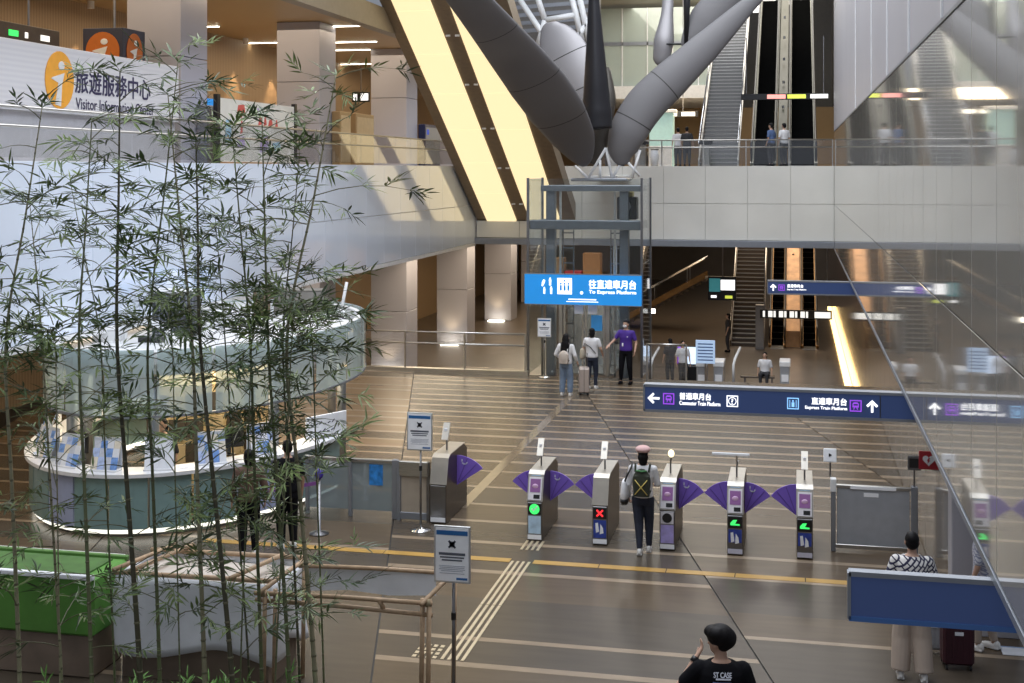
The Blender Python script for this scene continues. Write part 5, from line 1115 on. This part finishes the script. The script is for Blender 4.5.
for i, (px_, py_, w_, d_, h_, m_, lab) in enumerate(((225, 326, .5, .4, .28, M_white, 'white junction box on the kiosk roof'), (262, 316, .3, .3, .55, mat('brown_box', (.16, .11, .07), .6), 'dark brown carton on the kiosk roof'), (300, 313, 1.1, .5, .5, mat('taupe_box', (.20, .19, .17), .5), 'wide taupe machine cover on the kiosk roof'), (110, 340, .6, .4, .2, M_white, 'low white box on the kiosk roof beside the duct'))):
    a = onroof(px_, py_); t = thing('roof_box', lab, 'box', (a.x, a.y, 2.72), R(8 * i)); B('body', m_, t, -w_ / 2, w_ / 2, -d_ / 2, d_ / 2, 0, h_, bev=.015); B('lid', m_, t, -w_ / 2 - .01, w_ / 2 + .01, -d_ / 2 - .01, d_ / 2 + .01, h_, h_ + .03, bev=.008)
for i, px_ in enumerate((318, 336, 250)):
    a = onroof(px_, 322 - i * 3); t = thing('cable_loop', ['loose black cable loop on the kiosk roof beside the taupe cover', 'loose black cable loop at the edge of the kiosk roof', 'loose black cable loop in the middle of the kiosk roof'][i], 'cable', (a.x, a.y, 2.72)); 
    MB().tube([(.16 * math.cos(R(30 * q)), .16 * math.sin(R(30 * q)), .02 + .10 * math.sin(R(15 * q))) for q in range(13)], .014, 6).build('loop', M_black, t, smooth=True); MB().tube([(.16, 0, .02), (.4, -.1, .014)], .014, 6).build('tail', M_black, t)
a = onroof(348, 318); t = thing('floor_lamp', 'leaning white work lamp on the edge of the kiosk roof', 'lamp', (a.x - .25, a.y + .2, 2.72)); MB().tube([(0, 0, 0), (.15, 0, .75)], .035, 10).build('pole', M_white, t, smooth=True); MB().ell((.0, 0, .08), (.14, .14, .09)).build('shade', M_white, t, smooth=True)
# ================================================================== PLANTERS
M_gbox = mat('green_fabric', (.10, .27, .045), .7, var=.15, scale=3); M_brick = mat('brown_base', (.24, .18, .135), .7, var=.2, scale=3); M_soil = mat('soil', (.06, .045, .03), .9, var=.4, scale=8); M_sheet = mat('white_sheet', (.80, .82, .86), .7, var=.08, scale=3, bump=.4)
M_pole = mat('bamboo_pole', (.42, .29, .18), .6, var=.2, scale=10)
gp_ = thing('green_planter', 'long planter wrapped in bright green fabric on a brown base', 'planter', (-10.12, 14.1, 0))
B('base', M_brick, gp_, -2.2, 2.15, -.55, .15, 0, .50, bev=.02); B('fabric_wrap', M_gbox, gp_, -2.25, 2.20, -.60, .20, .50, 1.18, bev=.03); B('fabric_top', mat('green_fabric_dark', (.06, .15, .03), .7, var=.2), gp_, -2.1, 2.05, -.5, .1, 1.18, 1.2)
B('rim_board', M_paper, gp_, -2.25, 2.2, -.63, -.56, 1.16, 1.22, bev=.01); B('rim_board', mat('green_board', (.10, .22, .05), .6), gp_, -2.25, 2.2, .16, .23, 1.16, 1.22, bev=.01)
wp_ = thing('white_planter', 'planter draped with a white sheet between the green planter and the pole frame', 'planter', (-6.78, 14.15, 0))
# draped sheet: a rumpled box skin
sh = MB(); nx, nz = 26, 10
def drape(u, v):  # u around, v down
    per = [(-.95, -.48), (.98, -.48), (.98, .48), (-.95, .48)]; s_ = u * 4; i_ = int(s_) % 4; f_ = s_ - int(s_)
    x_ = per[i_][0] * (1 - f_) + per[(i_ + 1) % 4][0] * f_; y_ = per[i_][1] * (1 - f_) + per[(i_ + 1) % 4][1] * f_
    k_ = 1 + .05 * v + .05 * v * math.sin(u * 63) + .02 * math.sin(u * 17 + v * 5)
    return (x_ * k_, y_ * k_, 1.2 - v * (.86 + .08 * math.sin(u * 29)))
vs_ = [drape(i / (nx * 4), j / nz) for j in range(nz + 1) for i in range(nx * 4)]; N4 = nx * 4
sh.add(vs_, [(j * N4 + i, j * N4 + (i + 1) % N4, (j + 1) * N4 + (i + 1) % N4, (j + 1) * N4 + i) for j in range(nz) for i in range(N4)])
shp = sh.build('sheet', M_sheet, wp_, smooth=True); sm = shp.modifiers.new('cloth_thickness', 'SOLIDIFY'); sm.thickness = .006
B('box', M_brick, wp_, -.90, .92, -.42, .42, 0, 1.10); B('sheet_top', mat('beige_sheet', (.55, .49, .43), .7, var=.15, scale=4, bump=.5), wp_, -.90, .92, -.42, .42, 1.10, 1.14)
for yy in (-.46, .46): MB().tube([(-1.0, yy, 1.21), (1.0, yy + .03, 1.23)], .03, 8).build('rim_pole', M_pole, wp_, smooth=True)
for xx, dy in ((-.96, .1), (-.75, .25), (.5, -.2)): MB().tube([(xx, -.52, 1.26), (xx + .25, .5 + dy * .3, 1.27)], .028, 8).build('rim_pole', M_pole, wp_, smooth=True)
fr_ = thing('pole_frame', 'open frame of bamboo poles beside the notice stand', 'frame', (-4.75, 13.6, 0))
for (x_, y_) in ((-.9, -.5), (.93, -.42), (-.85, .52), (.95, .56), (.85, -.40), (-.8, -.45)): MB().tube([(x_, y_, 0), (x_ + .02, y_, 1.34)], .026, 8).build('leg', M_pole, fr_, smooth=True)
for a, b in (((-1.0, -.5, 1.30), (.98, -.42, 1.30)), ((-1.0, -.48, 1.22), (.98, -.40, 1.17)), ((-.95, .52, 1.30), (1.0, .56, 1.32)), ((-.9, -.6, 1.34), (-.86, .62, 1.34)), ((.9, -.55, 1.33), (1.0, .66, 1.35)), ((.4, -.45, 1.30), (.45, -.41, 1.18))): MB().tube([a, ((a[0] + b[0]) / 2, (a[1] + b[1]) / 2, (a[2] + b[2]) / 2 + .012), b], .026, 8).build('cross_pole', M_pole, fr_, smooth=True)
for x_, y_, z_ in ((-.9, -.5, 1.30), (.94, -.42, 1.30), (-.86, .52, 1.31), (.95, .56, 1.32)): MB().tube([(x_ - .03, y_, z_), (x_ + .03, y_, z_ + .01)], .042, 10).build('lashing', mat('twine', (.30, .24, .15), .9), fr_, smooth=True)
hs_ = MB().prism([(-.85, 1.30), (.75, 1.31), (.75, 1.06), (.2, 1.02), (-.3, 1.05), (-.85, 1.0)], .545, .553, 'y').build('hung_sheet', M_sheet, fr_)
lb = thing('low_bench', 'long low white bench between the counter and the planters', 'bench', (-10.8, 16.3, 0)); B('seat', M_white, lb, -1.8, 1.6, -.25, .25, .42, .5, bev=.01); B('base', M_brick, lb, -1.7, 1.5, -.2, .2, 0, .42)
# ================================================================== BAMBOO
M_leaf = [mat('bamboo_leaf_a', (.088, .138, .050), .45, var=.3, scale=9), mat('bamboo_leaf_b', (.060, .096, .042), .45, var=.3, scale=9), mat('bamboo_leaf_c', (.145, .205, .062), .45, var=.3, scale=9)]
M_culm = [mat('bamboo_culm_green', (.15, .17, .085), .45, var=.2, scale=6), mat('bamboo_culm_dark', (.085, .08, .05), .5, var=.2, scale=6), mat('bamboo_culm_tan', (.30, .28, .18), .5, var=.2, scale=6)]
M_twig = mat('bamboo_twig', (.12, .12, .06), .6)
rb = random.Random(21)
def leaf_into(mb, base, d, L, w_):
    d = d.normalized(); s = d.cross(Vector((0, 0, 1))); s = s.normalized() if s.length > .1 else Vector((1, 0, 0)); u = s.cross(d)
    drop = Vector((0, 0, -1))
    p0 = base; p1 = base + d * L * .3; p2 = base + d * L * .65 + drop * L * .03; p3 = base + d * L + drop * L * .10
    vs = [p0, p1 + s * w_ / 2 + u * w_ * .12, p1 - u * w_ * .05, p1 - s * w_ / 2 + u * w_ * .12, p2 + s * w_ * .36 + u * w_ * .08, p2 - u * w_ * .05, p2 - s * w_ * .36 + u * w_ * .08, p3]
    mb.add(vs, [(0, 2, 1), (0, 3, 2), (1, 2, 5, 4), (2, 3, 6, 5), (4, 5, 7), (5, 6, 7)])
def spray_mesh(i, nl):
    mb = MB(); ax = Vector((1, 0, 0))
    for q in range(nl):
        t = q / max(1, nl - 1); b = Vector((t * .16, 0, -.02 * t * t)); sd = 1 if q % 2 else -1
        an = R(rb.uniform(22, 62)) * sd if q < nl - 1 else R(rb.uniform(-12, 12))
        d = Vector((math.cos(an), math.sin(an), rb.uniform(-.40, .45))); leaf_into(mb, b, d, rb.uniform(.13, .23), rb.uniform(.020, .030))
    mb.tube([(0, 0, 0), (.08, 0, -.005), (.16, 0, -.02)], .003, 4)
    return mb.mesh('leaf_spray', M_leaf[i % 3] if i % 5 else M_leaf[2], fix=False)
SPR = [spray_mesh(i, rb.choice((4, 5, 6, 7))) for i in range(12)]
def branch_mesh(L):
    pts = [Vector((L * t, 0, .38 * L * t - .30 * L * t * t)) for t in (0, .25, .5, .75, 1)]
    return MB().tube(pts, [.006, .0055, .0045, .0035, .002], 5).mesh('branch', M_twig), pts
BR = [branch_mesh(L) for L in (.35, .5, .65, .8, .95)]
def rot_to(d):
    return d.to_track_quat('X', 'Z').to_euler()
def bamboo(label, pts, r0, m, dens, lo, zbase, spread=1.):
    """pts: culm points from base to tip (world)"""
    base = pts[0]; t = thing('bamboo', label, 'bamboo', tuple(base), group='bamboo stalks in the planters')
    # spline
    Q = []
    for i in range(len(pts) - 1):
        p0 = pts[max(i - 1, 0)]; p1 = pts[i]; p2 = pts[i + 1]; p3 = pts[min(i + 2, len(pts) - 1)]
        for k in range(8):
            u = k / 8; Q.append(.5 * ((2 * p1) + (-p0 + p2) * u + (2 * p0 - 5 * p1 + 4 * p2 - p3) * u * u + (-p0 + 3 * p1 - 3 * p2 + p3) * u ** 3))
    Q.append(pts[-1]); n_ = len(Q); Q = [q - base for q in Q]
    rad = [r0 * (1 - .80 * (i / (n_ - 1)) ** 1.2) for i in range(n_)]
    cu_ = MB().tube(Q, rad, 8).build('culm', m, t, smooth=True)
    nd = MB()
    for i in range(1, n_ - 1):
        d = (Q[i + 1] - Q[i]).normalized() * .012; nd.tube([Q[i] - d, Q[i], Q[i] + d], [rad[i] * 1.02, rad[i] * 1.22, rad[i] * 1.02], 8)
    nd.build('nodes', mat('bamboo_node', (.16, .15, .09), .6), cu_, smooth=True)['kind'] = 'stuff'
    H_ = Q[-1].z
    for i in range(2, n_):
        f = Q[i].z / H_
        if f < lo: continue
        nb = dens * (1.3 if f > .5 else .7)
        nb = int(nb) + (rb.random() < nb - int(nb))
        for q in range(nb):
            az = rb.uniform(0, 2 * math.pi); L_i = rb.choice((0, 1, 2, 2, 3, 4) if f < .85 else (0, 0, 1, 2)); me, bp = BR[L_i]
            br = link('branch', me, t, tuple(Q[i] + Vector((0, 0, rb.uniform(-.08, .08)))), (0, R(rb.uniform(-25, 12)), az))
            for b_i in ((4,) if L_i < 1 else ((2, 4) if L_i < 3 else (2, 3, 4))):
                for rep in range(2):
                    s = link('leaf_spray', rb.choice(SPR), br, tuple(bp[b_i]), (R(rb.uniform(-50, 50)), R(rb.uniform(-35, 30)), R(rb.uniform(-85, 85) if rep else rb.uniform(-30, 30)))); sc_ = rb.uniform(.65, 1.05); s.scale = (sc_,) * 3
    for q in range(3):
        s = link('leaf_spray', rb.choice(SPR), t, tuple(Q[-1]), (0, R(rb.uniform(-60, 10)), rb.uniform(0, 6.3)))
    return t
# (x at bottom of frame, x at mid height, tip x, tip y, distance, radius, culm material, branch density)
BAM = [(20, 6, 42, 108, 12.9, .024, 2, 1.0, 'slender tan bamboo stalk at the far end of the green planter'),
       (62, 42, 30, 205, 13.4, .016, 2, .9, 'short bamboo stalk rising from the green planter'),
       (92, 79, 92, 118, 12.4, .022, 0, 1.0, 'straight green bamboo stalk in the green planter'),
       (141, 117, 120, 72, 12.8, .030, 1, 1.3, 'thick dark bamboo stalk leaning from the white planter'),
       (160, 148, 178, 62, 13.2, .022, 0, 1.0, 'bamboo stalk with tall crown near the visitor board'),
       (205, 192, 168, 95, 12.7, .026, 2, 1.1, 'tan bamboo stalk in the middle of the white planter'),
       (233, 200, 196, 140, 12.3, .028, 1, 1.1, 'dark curved bamboo stalk in the white planter'),
       (262, 250, 232, 128, 13.3, .022, 0, 1.2, 'leafy green bamboo stalk near the pole frame'),
       (290, 268, 262, 118, 13.0, .024, 0, 1.3, 'bushy bamboo stalk at the end of the white planter'),
       (316, 287, 336, 75, 13.1, .028, 2, 1.4, 'grey-green bamboo stalk whose tip bends to the poster'),
       (300, 283, 300, 150, 13.6, .016, 1, 1.3, 'dark bamboo stalk with dense foliage before the kiosk'),
       (-30, -22, 0, 190, 12.5, .024, 0, 1.0, 'bamboo stalk at the outer end of the green planter'),
       (115, 100, 70, 180, 13.7, .013, 0, .9, 'thin bamboo stalk behind the thick dark one'),
       (250, 225, 215, 215, 13.7, .013, 1, 1.1, 'short leafy bamboo stalk behind the white planter'),
       (324, 312, 300, 300, 13.5, .012, 0, 1.0, 'low bamboo stalk beside the pole frame'),
       (240, 252, 262, 330, 12.9, .010, 0, 1.4, 'low bushy bamboo stalk before the kiosk counter'),
       (275, 292, 300, 345, 12.6, .010, 0, 1.1, 'low bushy bamboo stalk before the white board'),
       (180, 172, 160, 330, 12.9, .009, 0, 1.4, 'low bamboo stalk before the curved counter'),
       (60, 55, 40, 350, 12.8, .009, 2, 1.3, 'low bamboo stalk before the green fabric')]
for xb, xm, xt, yt, D, r0, mi, dens, lab in BAM:
    zs = .33; D = 12.2 + (D - 12.2) * .65
    yb = HORIZON + FPX * (HEYE - zs) / D; xbase = xb + (xb - xm) * (yb - 683) / 343. * .6
    P = [PD(xbase, yb, D), PD(xb + (xm - xb) * .12, 640, D), PD(xm * .6 + xb * .4, 480, D), PD(xm, 340, D), PD(xm * .45 + xt * .55, (340 + yt) / 2 - 10, D), PD(xt, yt, D)]
    if P[0].z > P[1].z - .1: P.pop(1)
    bamboo(lab, P, r0, M_culm[mi], dens * .60, .17, zs)
bed = thing('planting_bed', 'low soil bed with a steel kerb from which the bamboo rises', 'planter', (-6.6, 11.7, 0))
MB().prism([(-2.6, -.9), (2.4, -.6), (2.4, .95), (-2.6, .75)], 0, .26, 'z').build('kerb', M_steel_d, bed); MB().prism([(-2.5, -.82), (2.3, -.52), (2.3, .87), (-2.5, .67)], .26, .31, 'z').build('soil', M_soil, bed)
M_fern = mat('fern_green', (.13, .30, .05), .5, var=.3, scale=9)
FSPR = []
for q in (1, 4, 7):
    me_ = SPR[q].copy(); me_.name = 'leaf_spray'; me_.materials[0] = M_fern; FSPR.append(me_)
def fern(label, loc, n_, s_):
    t = thing('fern', label, 'fern', loc)
    for q in range(n_):
        me, bp = BR[q % 2]
        br = link('frond', me, t, (rb.uniform(-.08, .08), rb.uniform(-.06, .06), .0), (0, R(rb.uniform(-62, -20)), rb.uniform(0, 6.3)))
        for b_i in (1, 2, 3, 4): sp = link('leaf_spray', FSPR[q % 3], br, tuple(bp[b_i]), (R(rb.uniform(-40, 40)), R(rb.uniform(-10, 30)), R(rb.uniform(-50, 50)))); sp.scale = (s_,) * 3
for i, (px_, lab) in enumerate(((118, 'bright green fern before the edge of the green planter'), (150, 'second fern beside the bright one before the white sheet'), (215, 'fern before the middle of the white sheet'), (286, 'fern before the pole frame'), (40, 'fern before the green planter'))):
    a = PD(px_, 740, 12.7); fern(lab, (a.x, a.y, .31), 16, .75)
finish_texts()
